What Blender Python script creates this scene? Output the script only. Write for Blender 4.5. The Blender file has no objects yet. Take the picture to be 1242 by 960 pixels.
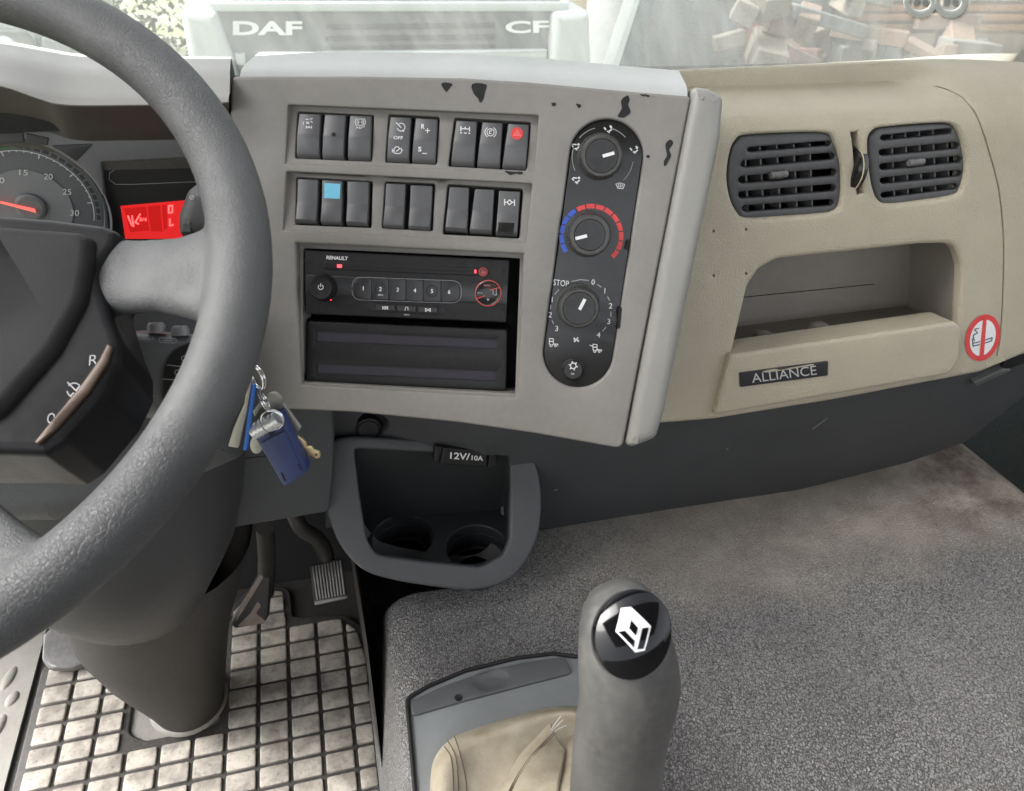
import bpy, bmesh, math, random
import numpy as np
from math import sin, cos, tan, pi, radians, sqrt, atan2
from mathutils import Vector, Matrix
from mathutils.geometry import delaunay_2d_cdt

random.seed(7)
sc = bpy.context.scene
COL = sc.collection

# ------------------------------------------------------------------ camera
FPX, CX, CY = 930.0, 621.0, 480.0            # focal length and centre, in photo pixels
PITCH, YAW, ROLL = radians(37), radians(16), radians(3)
CAM = Vector((0, 0, 1.15))                    # 1.15 m over the cab floor, over the driver's knees
fwd = Vector((sin(YAW) * cos(PITCH), cos(YAW) * cos(PITCH), -sin(PITCH)))
_r0 = Vector((cos(YAW), -sin(YAW), 0)); _u0 = _r0.cross(fwd)
RT = _r0 * cos(ROLL) + _u0 * sin(ROLL); UP = _u0 * cos(ROLL) - _r0 * sin(ROLL)
cam = bpy.data.cameras.new('camera'); camo = bpy.data.objects.new('camera', cam); COL.objects.link(camo)
cam.sensor_fit = 'HORIZONTAL'; cam.sensor_width = 36; cam.lens = 36 * FPX / 1242
cam.clip_start = 0.02; cam.clip_end = 400
camo.matrix_world = Matrix(((RT.x, UP.x, -fwd.x, CAM.x), (RT.y, UP.y, -fwd.y, CAM.y), (RT.z, UP.z, -fwd.z, CAM.z), (0, 0, 0, 1)))
cam.dof.use_dof = True; cam.dof.focus_distance = .74; cam.dof.aperture_fstop = 14
sc.camera = camo

# ------------------------------------------------------------------ world, sun, exposure
SUN_EL, SUN_AZ = radians(46), radians(-70)   # soft overcast light, stronger from the driver's side
w = bpy.data.worlds.new('World'); sc.world = w; w.use_nodes = True
nt = w.node_tree; nt.nodes.clear()
sky = nt.nodes.new('ShaderNodeTexSky'); sky.sky_type = 'NISHITA'; sky.sun_disc = False
sky.sun_elevation = SUN_EL; sky.sun_rotation = SUN_AZ; sky.dust_density = 6; sky.air_density = 1.0; sky.ozone_density = 1
hs = nt.nodes.new('ShaderNodeHueSaturation'); hs.inputs['Saturation'].default_value = 0.22
bg = nt.nodes.new('ShaderNodeBackground'); bg.inputs['Strength'].default_value = 0.13
wo = nt.nodes.new('ShaderNodeOutputWorld')
nt.links.new(sky.outputs[0], hs.inputs['Color']); nt.links.new(hs.outputs[0], bg.inputs[0]); nt.links.new(bg.outputs[0], wo.inputs[0])
sl = bpy.data.lights.new('sun', 'SUN'); sl.energy = 0.9; sl.angle = radians(45); sl.color = (1, .985, .95)
so = bpy.data.objects.new('sun', sl); COL.objects.link(so)
so.rotation_euler = (Vector((sin(SUN_AZ) * cos(SUN_EL), cos(SUN_AZ) * cos(SUN_EL), sin(SUN_EL)))).to_track_quat('Z', 'Y').to_euler()
vs = sc.view_settings; vs.view_transform = 'Standard'; vs.look = 'None'; vs.exposure = 2.45; vs.gamma = 1; vs.use_curve_mapping = False
sc.cycles.use_denoising = True
sc.cycles.max_bounces = 8; sc.cycles.transparent_max_bounces = 8; sc.cycles.caustics_reflective = False; sc.cycles.caustics_refractive = False

# ------------------------------------------------------------------ pixel to place
def ray(u, v): return fwd + RT * ((u - CX) / FPX) - UP * ((v - CY) / FPX)
def P(u, v, d): return CAM + ray(u, v) * d
def on_z(u, v, z):
    r = ray(u, v); return CAM + r * ((z - CAM.z) / r.z)
def on_y(u, v, y):
    r = ray(u, v); return CAM + r * ((y - CAM.y) / r.y)
def on_x(u, v, x):
    r = ray(u, v); return CAM + r * ((x - CAM.x) / r.x)
def sstep(e0, e1, x):
    t = max(0, min(1, (x - e0) / (e1 - e0))); return t * t * (3 - 2 * t)

class Surf:
    """a real panel in the cab: origin, in-plane axes A (right) and B (up), normal N, optional relief h(a,b)"""
    def __init__(s, o, A, B, hf=None):
        s.o = Vector(o); s.A = Vector(A).normalized(); B = Vector(B); B = B - s.A * B.dot(s.A); s.B = B.normalized()
        s.N = s.A.cross(s.B); s.hf = hf
    def h(s, a, b): return s.hf(a, b) if s.hf else 0.0
    def ab(s, u, v, w=0.0):
        r = ray(u, v); k = r.dot(s.N); h = 0.0; a = b = 0.0
        for i in range(14 if s.hf else 1):
            t = ((s.o - CAM).dot(s.N) + h + w) / k
            p = CAM + r * t - s.o; a = p.dot(s.A); b = p.dot(s.B)
            h2 = s.h(a, b)
            if abs(h2 - h) < 1e-6: break
            h = h + (h2 - h) * .8
        return (a, b)
    def at(s, a, b, w=0.0): return s.o + s.A * a + s.B * b + s.N * (s.h(a, b) + w)
    def px(s, u, v, w=0.0):
        a, b = s.ab(u, v, w); return s.at(a, b, w)
    def scale(s, u, v, w=0.0): return (s.px(u, v, w) - CAM).dot(fwd) / FPX    # metres per pixel there

# ------------------------------------------------------------------ mesh helpers
def link(name, me, mat, parent=None):
    o = bpy.data.objects.new(name, me); COL.objects.link(o)
    if mat is not None and not me.materials: me.materials.append(mat)
    if parent is not None:
        o.parent = parent; o.matrix_parent_inverse = WORLD[parent.name].inverted()
    WORLD[o.name] = Matrix.Identity(4)
    return o
WORLD = {}
def tag(o, label, cat=None, group=None, kind=None):
    o['label'] = label
    if cat: o['category'] = cat
    if group: o['group'] = group
    if kind: o['kind'] = kind
    return o
def thing(name, loc, label, cat, group=None):
    o = bpy.data.objects.new(name, None); COL.objects.link(o); o.location = loc; o.empty_display_size = .02
    WORLD[o.name] = Matrix.Translation(Vector(loc)); return tag(o, label, cat, group)
def structure(o): o['kind'] = 'structure'; return o

class MB:
    def __init__(s): s.v = []; s.f = []
    def add(s, vs_, fs):
        k = len(s.v); s.v += [tuple(p) for p in vs_]; s.f += [tuple(i + k for i in f) for f in fs]; return k
    def loft(s, rings, closed=True, cap0=False, cap1=False):
        k = len(s.v); n = len(rings[0])
        for r in rings: s.v += [tuple(p) for p in r]
        m = n if closed else n - 1
        for i in range(len(rings) - 1):
            for j in range(m):
                j2 = (j + 1) % n
                s.f.append((k + i * n + j, k + i * n + j2, k + (i + 1) * n + j2, k + (i + 1) * n + j))
        if cap0: s.f.append(tuple(k + j for j in reversed(range(n))))
        if cap1: s.f.append(tuple(k + (len(rings) - 1) * n + j for j in range(n)))
        return s
    def tube(s, pts, r, n=10, cap=True):
        pts = [Vector(p) for p in pts]; rings = []
        rr = r if isinstance(r, (list, tuple)) else [r] * len(pts)
        t0 = (pts[1] - pts[0]).normalized(); ref = Vector((0, 0, 1)) if abs(t0.z) < .9 else Vector((1, 0, 0))
        x = t0.cross(ref).normalized()
        for i, p in enumerate(pts):
            t = (pts[min(i + 1, len(pts) - 1)] - pts[max(i - 1, 0)]).normalized()
            x = (x - t * x.dot(t)).normalized(); y = t.cross(x)
            rings.append([p + x * (rr[i] * cos(2 * pi * k / n)) + y * (rr[i] * sin(2 * pi * k / n)) for k in range(n)])
        return s.loft(rings, True, cap, cap)
    def ring(s, c, x, y, R, r, n=28, m=8, a0=0, a1=2 * pi):
        c = Vector(c); x = Vector(x).normalized(); y = Vector(y); y = (y - x * y.dot(x)).normalized(); z = x.cross(y)
        full = abs(a1 - a0 - 2 * pi) < 1e-6; rings = []
        for i in range(n + (0 if full else 1)):
            t = a0 + (a1 - a0) * i / n; d = x * cos(t) + y * sin(t); p = c + d * R
            rings.append([p + d * (r * cos(2 * pi * k / m)) + z * (r * sin(2 * pi * k / m)) for k in range(m)])
        if full: rings.append(rings[0])
        return s.loft(rings, True, not full, not full)
    def box(s, c, sx, sy, sz, X=(1, 0, 0), Y=(0, 1, 0), bev=0.0):
        X = Vector(X).normalized(); Y = Vector(Y); Y = (Y - X * Y.dot(X)).normalized(); Z = X.cross(Y); c = Vector(c)
        def rect(ax, ay, z):
            return [c + X * (ax * q[0]) + Y * (ay * q[1]) + Z * z for q in ((-1, -1), (1, -1), (1, 1), (-1, 1))]
        a, b, h = sx / 2, sy / 2, sz / 2
        if bev <= 0: rs = [rect(a, b, -h), rect(a, b, h)]
        else:
            def oct_(ax, ay, z, e):
                return [c + X * q[0] + Y * q[1] + Z * z for q in ((-ax + e, -ay), (ax - e, -ay), (ax, -ay + e), (ax, ay - e), (ax - e, ay), (-ax + e, ay), (-ax, ay - e), (-ax, -ay + e))]
            rs = [oct_(a - bev, b - bev, -h, bev * .6), oct_(a, b, -h + bev, bev), oct_(a, b, h - bev, bev), oct_(a - bev, b - bev, h, bev * .6)]
        return s.loft(rs, True, True, True)
    def build(s, name, mat, parent=None, smooth=38, sub=None):
        me = bpy.data.meshes.new(name); me.from_pydata(s.v, [], s.f); me.validate()
        bm = bmesh.new(); bm.from_mesh(me); bmesh.ops.remove_doubles(bm, verts=bm.verts, dist=1e-6)
        bmesh.ops.recalc_face_normals(bm, faces=bm.faces); bm.to_mesh(me); bm.free()
        return finish(name, me, mat, parent, smooth)
def finish(name, me, mat, parent, smooth=38):
    if smooth:
        me.polygons.foreach_set('use_smooth', [True] * len(me.polygons))
        me.set_sharp_from_angle(angle=radians(smooth))
    me.update()
    return link(name, me, mat, parent)

def rpoly(pts, r, n=5):
    """round the corners of a polygon (pixels or metres); r one value or one per corner"""
    out = []; N = len(pts)
    for i in range(N):
        p0, p, p1 = Vector(pts[i - 1][:2]), Vector(pts[i][:2]), Vector(pts[(i + 1) % N][:2])
        ri = r[i] if isinstance(r, (list, tuple)) else r
        d0, d1 = p0 - p, p1 - p; l0, l1 = d0.length, d1.length
        if ri <= 0: out.append((p.x, p.y)); continue
        d0 /= l0; d1 /= l1; half = math.acos(max(-1, min(1, d0.dot(d1)))) / 2
        t = min(ri / max(tan(half), 1e-3), l0 * .48, l1 * .48)
        a, b = p + d0 * t, p + d1 * t
        for k in range(n + 1):
            s = k / n; q = a * (1 - s) ** 2 + p * 2 * s * (1 - s) + b * s * s; out.append((q.x, q.y))
    return out
def spline(pts, n=6, closed=False):
    """Catmull-Rom through 2D or 3D points"""
    P_ = [Vector(p) for p in pts]; N = len(P_); out = []
    for i in range(N if closed else N - 1):
        g = (lambda k: P_[k % N]) if closed else (lambda k: P_[max(0, min(N - 1, k))])
        a, b, c, d = g(i - 1), g(i), g(i + 1), g(i + 2)
        for k in range(n):
            t = k / n
            out.append(tuple(.5 * ((2 * b) + (c - a) * t + (2 * a - 5 * b + 4 * c - d) * t * t + (3 * b - a - 3 * c + d) * t ** 3)))
    if not closed: out.append(tuple(P_[-1]))
    return out
def ell(cx, cy, rx, ry, rot=0, n=40, a0=0, a1=2 * pi):
    c, s = cos(radians(rot)), sin(radians(rot)); o = []
    m = n if abs(a1 - a0 - 2 * pi) < 1e-6 else n + 1
    for k in range(m):
        t = a0 + (a1 - a0) * k / n; x, y = rx * cos(t), ry * sin(t); o.append((cx + x * c - y * s, cy + x * s + y * c))
    return o
def grow(L, d):
    return offset(L, -d if area(L) > 0 else d)
def area(L): return .5 * sum(L[i - 1][0] * L[i][1] - L[i][0] * L[i - 1][1] for i in range(len(L)))
def resample(L, mx):
    out = []
    for i in range(len(L)):
        a, b = L[i], L[(i + 1) % len(L)]; d = math.hypot(b[0] - a[0], b[1] - a[1])
        if d < 1e-7: continue
        k = max(1, math.ceil(d / mx))
        out += [(a[0] + (b[0] - a[0]) * j / k, a[1] + (b[1] - a[1]) * j / k) for j in range(k)]
    return out
def offset(L, d):
    """move a closed loop by d along its left-hand side normals (ccw: inwards)"""
    N = len(L); out = []
    for i in range(N):
        p0, p, p1 = L[i - 1], L[i], L[(i + 1) % N]
        e0 = Vector((p[0] - p0[0], p[1] - p0[1])); e1 = Vector((p1[0] - p[0], p1[1] - p[1]))
        if e0.length < 1e-9: e0 = e1
        if e1.length < 1e-9: e1 = e0
        e0.normalize(); e1.normalize()
        n0, n1 = Vector((-e0.y, e0.x)), Vector((-e1.y, e1.x)); m = n0 + n1
        if m.length < 1e-6: m = n0
        m.normalize(); k = 1 / max(.5, m.dot(n0)); out.append((p[0] + m.x * d * k, p[1] + m.y * d * k))
    return out
def inside(L, X, Y):
    r = np.zeros(X.shape, bool); n = len(L)
    for i in range(n):
        x0, y0 = L[i - 1]; x1, y1 = L[i]
        if y0 == y1: continue
        c = ((y0 > Y) != (y1 > Y)) & (X < (x1 - x0) * (Y - y0) / (y1 - y0) + x0); r ^= c
    return r
def fil(r, depth, n=4):
    return [(r * sin(k * pi / 2 / n), -r * (1 - cos(k * pi / 2 / n))) for k in range(1, n + 1)] + [(r, -depth)]

def cdt(loops, grid=None):
    V = []; E = []
    for L in loops:
        k = len(V); V += [Vector(p) for p in L]; E += [(k + i, k + (i + 1) % len(L)) for i in range(len(L))]
    if grid:
        A = np.array(loops[0]); x0, y0 = A.min(0); x1, y1 = A.max(0)
        gx, gy = np.meshgrid(np.arange(x0 + grid / 2, x1, grid), np.arange(y0 + grid / 2, y1, grid)); gx = gx.ravel(); gy = gy.ravel()
        ok = inside(loops[0], gx, gy)
        for L in loops[1:]: ok &= ~inside(L, gx, gy)
        gx, gy = gx[ok], gy[ok]
        B = np.array([p for L in loops for p in L])
        if len(gx):
            d = np.min((gx[:, None] - B[None, :, 0]) ** 2 + (gy[:, None] - B[None, :, 1]) ** 2, axis=1)
            kk = d > (grid * .45) ** 2
            V += [Vector((float(a), float(b))) for a, b in zip(gx[kk], gy[kk])]
    vo, eo, fo, ov, oe, of = delaunay_2d_cdt(V, E, [], 0, 1e-7)
    cx = np.array([sum(vo[i].x for i in f) / len(f) for f in fo]); cy = np.array([sum(vo[i].y for i in f) / len(f) for f in fo])
    ok = inside(loops[0], cx, cy)
    for L in loops[1:]: ok &= ~inside(L, cx, cy)
    return [(p.x, p.y) for p in vo], [tuple(f) for f, k in zip(fo, ok) if k]

def panel(name, surf, outer, holes, mat, parent, w=0.0, grid=None, rim=None, seg=.012, px=True, smooth=38, mb=None):
    """sheet on a surface with real openings; rims roll over the edges. holes: list of (loop, rim profile)"""
    m = mb or MB(); loops = []; rims = []
    tab = (lambda L: [surf.ab(u, v, w) for u, v in L]) if px else (lambda L: list(L))
    O = tab(outer)
    if area(O) < 0: O.reverse()
    O = resample(O, seg); loops.append(O); rims.append((O, rim if rim is not None else fil(.002, .012), -1))
    for h in holes:
        L, rp = h; H = tab(L)
        if area(H) < 0: H.reverse()
        H = resample(H, seg); loops.append(H); rims.append((H, rp, 1))
    vo, fo = cdt(loops, grid)
    m.add([surf.at(a, b, w) for a, b in vo], fo)
    for L, rp, sg in rims:
        if not rp: continue
        rs = [[surf.at(a, b, w) for a, b in L]]
        for away, dw in rp:
            M = offset(L, sg * away); rs.append([surf.at(a, b, w + dw) for a, b in M])
        m.loft(rs, True)
    if mb: return m
    return m.build(name, mat, parent, smooth)
def prism(name, surf, poly, w0, w1, r, mat, parent, px=True, seg=None, n=3, mb=None, smooth=38, flare=0.0, grid=None):
    """solid raised from w0 to w1 with a rounded upper edge; poly is its upper outline"""
    m = mb or MB(); L = [surf.ab(u, v, w1) for u, v in poly] if px else list(poly)
    if area(L) < 0: L.reverse()
    if seg: L = resample(L, seg)
    rs = [[surf.at(a, b, w0) for a, b in offset(L, -flare)], [surf.at(a, b, w1 - r) for a, b in L]]
    top = L
    for k in range(1, n + 1):
        t = k * pi / 2 / n; top = offset(L, r * (1 - cos(t))); rs.append([surf.at(a, b, w1 - r + r * sin(t)) for a, b in top])
    m.loft(rs, True, True, False)
    if grid:
        vo, fo = cdt([top], grid); m.add([surf.at(a, b, w1) for a, b in vo], fo)
    else:
        vo, fo = cdt([top]); m.add([surf.at(a, b, w1) for a, b in vo], fo)
    if mb: return m
    return m.build(name, mat, parent, smooth)
def lathe(name, c, axis, prof, mat, parent, n=36, sx=1.0, X=None, mb=None, smooth=38):
    """prof: list of (radius, height along axis)"""
    m = mb or MB(); z = Vector(axis).normalized(); x = Vector(X) if X is not None else (Vector((0, 0, 1)) if abs(z.z) < .9 else Vector((1, 0, 0)))
    x = (x - z * x.dot(z)).normalized(); y = z.cross(x); c = Vector(c)
    rs = [[c + z * h + x * (r * sx * cos(2 * pi * k / n)) + y * (r * sin(2 * pi * k / n)) for k in range(n)] for r, h in prof]
    m.loft(rs, True, prof[0][0] > 1e-5, prof[-1][0] > 1e-5)
    if mb: return m
    return m.build(name, mat, parent, smooth)
def flat(name, surf, polys, w, mat, parent, mb=None):
    """printed mark: flat filled pixel polygons lying on a surface"""
    m = mb or MB()
    for L in polys:
        L = [surf.ab(u, v, w) for u, v in L]
        if abs(area(L)) < 1e-12: continue
        if surf.hf:
            ex = max(max(p[0] for p in L) - min(p[0] for p in L), max(p[1] for p in L) - min(p[1] for p in L))
            vo, fo = cdt([resample(L, max(.001, ex / 10))], max(.0015, ex / 10))
        else: vo, fo = cdt([L])
        m.add([surf.at(a, b, w) for a, b in vo], fo)
    if mb: return m
    return m.build(name, mat, parent, 0)
def ribbon(pts, wd, closed=False):
    """pixel quads along a polyline"""
    out = []; n = len(pts)
    for i in range(n if closed else n - 1):
        a, b = Vector(pts[i]), Vector(pts[(i + 1) % n]); d = b - a
        if d.length < 1e-6: continue
        d.normalize(); e = d * (wd * .25); q = Vector((-d.y, d.x)) * (wd / 2)
        out.append([tuple(a - e + q), tuple(b + e + q), tuple(b + e - q), tuple(a - e - q)])
    return out
def marks(name, surf, lines, wd, w, mat, parent, fills=()):
    polys = list(fills)
    for L in lines: polys += ribbon(L, wd)
    return flat(name, surf, polys, w, mat, parent)
def stroke3(L, c, s, ang=0):
    """small icon given in a unit box around 0 (y down): scale s, centre c, turn in degrees"""
    k, q = cos(radians(ang)), sin(radians(ang))
    return [[(c[0] + s * (x * k - y * q), c[1] + s * (x * q + y * k)) for x, y in l] for l in L]
_font = {}
def text(name, surf, body, c, hpx, mat, parent, w=.0004, wpx=None, ang=3.2, bold=0.0, shear=0, thick=0.0):
    key = (body, bold, shear)
    if key not in _font:
        cu = bpy.data.curves.new('t', 'FONT'); cu.body = body; cu.offset = bold; cu.shear = shear; cu.fill_mode = 'FRONT'; cu.resolution_u = 4
        ob = bpy.data.objects.new('t', cu); COL.objects.link(ob); bpy.context.view_layer.update()
        me = bpy.data.meshes.new_from_object(ob.evaluated_get(bpy.context.evaluated_depsgraph_get()))
        V = [tuple(v.co) for v in me.vertices]; Fc = [tuple(p.vertices) for p in me.polygons]
        bpy.data.objects.remove(ob); bpy.data.curves.remove(cu); bpy.data.meshes.remove(me); _font[key] = (V, Fc)
    V, Fc = _font[key]
    xs = [v[0] for v in V]; ys = [v[1] for v in V]; x0, x1, y0, y1 = min(xs), max(xs), min(ys), max(ys)
    sy = hpx / (y1 - y0); sx = (wpx / (x1 - x0)) if wpx else sy
    k, q = cos(radians(ang)), sin(radians(ang)); out = []
    for v in V:
        x = (v[0] - (x0 + x1) / 2) * sx; y = -(v[1] - (y0 + y1) / 2) * sy
        out.append(surf.px(c[0] + x * k - y * q, c[1] + x * q + y * k, w))
    m = MB(); m.add(out, Fc); return m.build(name, mat, parent, 0)

# ------------------------------------------------------------------ materials
def mat_base(name):
    m = bpy.data.materials.new(name); m.use_nodes = True; t = m.node_tree; t.nodes.clear()
    o = t.nodes.new('ShaderNodeOutputMaterial'); b = t.nodes.new('ShaderNodeBsdfPrincipled'); t.links.new(b.outputs[0], o.inputs[0])
    return m, t, b
def N_(t, kind, **kw):
    n = t.nodes.new('ShaderNode' + kind)
    for k, v in kw.items(): setattr(n, k, v)
    return n
def coords(t): return N_(t, 'NewGeometry').outputs['Position']
def noise(t, scale, detail=3, rough=.55, vec=None, dim='3D'):
    n = N_(t, 'TexNoise'); n.inputs['Scale'].default_value = scale; n.inputs['Detail'].default_value = detail; n.inputs['Roughness'].default_value = rough
    t.links.new(vec if vec is not None else coords(t), n.inputs['Vector']); return n.outputs['Fac']
def ramp(t, fac, stops):
    r = N_(t, 'ValToRGB'); e = r.color_ramp.elements
    while len(e) < len(stops): e.new(.5)
    for i, (p, c) in enumerate(stops): e[i].position = p; e[i].color = (c, c, c, 1) if isinstance(c, (int, float)) else (*c, 1)
    t.links.new(fac, r.inputs[0]); return r.outputs[0]
def mix(t, fac, a, b):
    m = N_(t, 'Mix', data_type='RGBA')
    for s, v in ((0, fac), (6, a), (7, b)):
        if hasattr(v, 'is_output'): t.links.new(v, m.inputs[s])
        elif isinstance(v, (int, float)): m.inputs[s].default_value = v if s == 0 else (v, v, v, 1)
        else: m.inputs[s].default_value = (*v, 1)
    return m.outputs[2]
def bump(t, b, h, strength, dist):
    n = N_(t, 'Bump'); n.inputs['Strength'].default_value = strength; n.inputs['Distance'].default_value = dist
    t.links.new(h, n.inputs['Height']); t.links.new(n.outputs[0], b.inputs['Normal']); return n
def plastic(name, col, rough=.5, grain=900, gs=.25, gd=.0004, var=.18, dust=0.0, dustcol=(.35, .33, .3), spec=.5, coat=0.0):
    """moulded plastic: fine leather grain in the relief, faint blotches in colour, optional settled dust"""
    m, t, b = mat_base(name)
    n1 = noise(t, 14, 5); n2 = noise(t, 160, 3)
    c = mix(t, ramp(t, n1, [(.3, 0), (.75, 1)]), tuple(x * (1 - var) for x in col), tuple(min(1, x * (1 + var)) for x in col))
    if dust:
        k = N_(t, 'Math', operation='MULTIPLY'); t.links.new(ramp(t, n2, [(.4, 0), (.8, 1)]), k.inputs[0]); k.inputs[1].default_value = dust
        c = mix(t, k.outputs[0], c, dustcol)
    t.links.new(c, b.inputs['Base Color'])
    rr = N_(t, 'MapRange'); rr.inputs['To Min'].default_value = rough - .07; rr.inputs['To Max'].default_value = rough + .09
    t.links.new(n2, rr.inputs['Value']); t.links.new(rr.outputs[0], b.inputs['Roughness'])
    b.inputs['Specular IOR Level'].default_value = spec; b.inputs['Coat Weight'].default_value = coat; b.inputs['Coat Roughness'].default_value = .08
    v = N_(t, 'TexVoronoi'); v.inputs['Scale'].default_value = grain; t.links.new(coords(t), v.inputs['Vector'])
    bump(t, b, v.outputs['Distance'], gs, gd)
    return m
def plain(name, col, rough=.5, metal=0.0, spec=.5, emit=None, es=0, var=.06, coat=0.0):
    m, t, b = mat_base(name); n1 = noise(t, 60, 4)
    t.links.new(mix(t, n1, tuple(x * (1 - var) for x in col), tuple(min(1, x * (1 + var)) for x in col)), b.inputs['Base Color'])
    b.inputs['Roughness'].default_value = rough; b.inputs['Metallic'].default_value = metal; b.inputs['Specular IOR Level'].default_value = spec
    b.inputs['Coat Weight'].default_value = coat; b.inputs['Coat Roughness'].default_value = .05
    if emit: b.inputs['Emission Color'].default_value = (*emit, 1); b.inputs['Emission Strength'].default_value = es
    return m
M = {}
M['console'] = plastic('console_painted_plastic', (.222, .210, .192), .42, 1500, .12, .0003, .09, .22, (.3, .29, .27))
M['beige'] = plastic('beige_grained_plastic', (.405, .362, .272), .5, 700, .85, .0008, .06, .06)
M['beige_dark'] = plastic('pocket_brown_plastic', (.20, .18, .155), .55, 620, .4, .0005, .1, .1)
M['dark'] = plastic('charcoal_grained_plastic', (.046, .048, .051), .55, 900, .4, .0005, .12, .08, (.12, .12, .12))
M['tray'] = plastic('slate_tray_plastic', (.06, .063, .068), .5, 900, .3, .0004, .1, .06, (.12, .12, .12))
M['black'] = plastic('black_plastic', (.014, .014, .015), .42, 1500, .15, .0002, .1, .1, (.08, .08, .08), .3)
M['gloss'] = plastic('satin_black_plastic', (.012, .0118, .012), .22, 1500, .05, .0002, .1, .05, (.06, .06, .06))
M['switch'] = plastic('switch_black_plastic', (.10, .10, .104), .34, 1500, .12, .0002, .1, .12, (.14, .14, .14))
M['hole'] = plain('dark_cavity', (.006, .006, .006), .8)
M['white'] = plain('white_print', (.72, .72, .72), .5)
M['grey_print'] = plain('grey_print', (.32, .32, .33), .5)
M['red_print'] = plain('red_print', (.62, .05, .05), .45)
M['blue_print'] = plain('blue_print', (.04, .1, .5), .45)
M['steel'] = plain('polished_steel', (.6, .6, .6), .25, 1.0)
M['brass'] = plain('brass_key', (.6, .5, .3), .35, 1.0)
# surfaces may push their offsets along a direction of their own (E) instead of the normal
def surf_ext(s, E):
    E = Vector(E).normalized(); s.E = E
    def ab(u, v, w=0.0):
        r = ray(u, v); k = r.dot(s.N); h = 0.0; a = b = 0.0
        for i in range(16):
            t = ((s.o - CAM).dot(s.N) + h + w * E.dot(s.N)) / k
            p = CAM + r * t - s.o - E * w; a = p.dot(s.A); b = p.dot(s.B); h2 = s.h(a, b)
            if abs(h2 - h) < 1e-6: break
            h += (h2 - h) * .8
        return (a, b)
    s.ab = ab; s.at = lambda a, b, w=0.0: s.o + s.A * a + s.B * b + s.N * s.h(a, b) + E * w
    return s

# ================================================================== setting
def carpet_mat():
    m, t, b = mat_base('tunnel_carpet')
    pos = coords(t)
    sp = N_(t, 'VectorMath', operation='MULTIPLY'); t.links.new(pos, sp.inputs[0]); sp.inputs[1].default_value = (1.25, .8, 1)
    nz = N_(t, 'TexNoise'); nz.inputs['Scale'].default_value = 120; nz.inputs['Detail'].default_value = 2; t.links.new(pos, nz.inputs['Vector'])
    ad = N_(t, 'VectorMath', operation='MULTIPLY_ADD'); t.links.new(nz.outputs['Color'], ad.inputs[0]); ad.inputs[1].default_value = (.006, .006, .006); t.links.new(sp.outputs[0], ad.inputs[2])
    v = N_(t, 'TexVoronoi', feature='DISTANCE_TO_EDGE'); v.inputs['Scale'].default_value = 300; t.links.new(ad.outputs[0], v.inputs['Vector'])
    edge = ramp(t, v.outputs['Distance'], [(.0, 0), (.16, 1)])
    n1 = noise(t, 260, 3, .7); hi = N_(t, 'Math', operation='MULTIPLY'); t.links.new(edge, hi.inputs[0]); t.links.new(ramp(t, n1, [(.3, .35), (.62, 1)]), hi.inputs[1])
    worn = noise(t, 5.5, 4, .6); tops = mix(t, ramp(t, worn, [(.35, 0), (.7, 1)]), (.32, .31, .305), (.42, .41, .395))
    c = mix(t, hi.outputs[0], (.075, .073, .074), tops)
    # trodden-in pale dust along the foot of the dashboard, with a ragged edge of its own
    sep = N_(t, 'SeparateXYZ'); t.links.new(pos, sep.inputs[0])
    ln = N_(t, 'MapRange'); ln.inputs['From Min'].default_value = .50; ln.inputs['From Max'].default_value = .60
    k1 = N_(t, 'Math', operation='MULTIPLY_ADD'); t.links.new(noise(t, 9, 5, .65), k1.inputs[0]); k1.inputs[1].default_value = .14; t.links.new(sep.outputs['Y'], k1.inputs[2])
    k2 = N_(t, 'Math', operation='SUBTRACT'); t.links.new(k1.outputs[0], k2.inputs[0]); k2.inputs[1].default_value = .045
    t.links.new(k2.outputs[0], ln.inputs['Value'])
    kk = N_(t, 'Math', operation='MULTIPLY'); t.links.new(ln.outputs[0], kk.inputs[0]); kk.inputs[1].default_value = .8
    xm = N_(t, 'MapRange'); xm.inputs['From Min'].default_value = .18; xm.inputs['From Max'].default_value = .50; t.links.new(sep.outputs['X'], xm.inputs['Value'])
    kx = N_(t, 'Math', operation='MULTIPLY'); t.links.new(kk.outputs[0], kx.inputs[0]); t.links.new(xm.outputs[0], kx.inputs[1]); kk = kx
    n3 = noise(t, 22, 5, .7)
    c = mix(t, kk.outputs[0], c, mix(t, ramp(t, n3, [(.35, 0), (.7, 1)]), (.36, .31, .25), (.52, .47, .40)))
    # brown mud scuff towards the passenger door
    ms = N_(t, 'MapRange'); ms.inputs['From Min'].default_value = .68; ms.inputs['From Max'].default_value = .86; t.links.new(sep.outputs['X'], ms.inputs['Value'])
    mm = N_(t, 'Math', operation='MULTIPLY'); t.links.new(ms.outputs[0], mm.inputs[0]); t.links.new(ramp(t, noise(t, 13, 5, .7), [(.42, 0), (.6, .8)]), mm.inputs[1])
    m2 = N_(t, 'Math', operation='MULTIPLY'); t.links.new(mm.outputs[0], m2.inputs[0]); t.links.new(ln.outputs[0], m2.inputs[1])
    c = mix(t, m2.outputs[0], c, (.12, .085, .07))
    t.links.new(c, b.inputs['Base Color']); b.inputs['Roughness'].default_value = .85; b.inputs['Specular IOR Level'].default_value = .25
    bump(t, b, hi.outputs[0], 1.0, .0022)
    return m
M['carpet'] = carpet_mat()
M['blocker'] = plain('blocker_grey', (.22, .21, .20), .9)  # even grey of the added light blockers
M['liner'] = plastic('floor_liner', (.24, .23, .21), .6, 800, .5, .0006, .15, .4, (.32, .29, .24))
M['floor'] = plastic('floor_dark', (.035, .033, .03), .6, 800, .5, .0006, .15, .3, (.10, .09, .075))
M['bulk'] = plain('bulkhead_shade_black', (.012, .012, .012), .9)  # near-black: footwell shade put into the wall's colour

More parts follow.
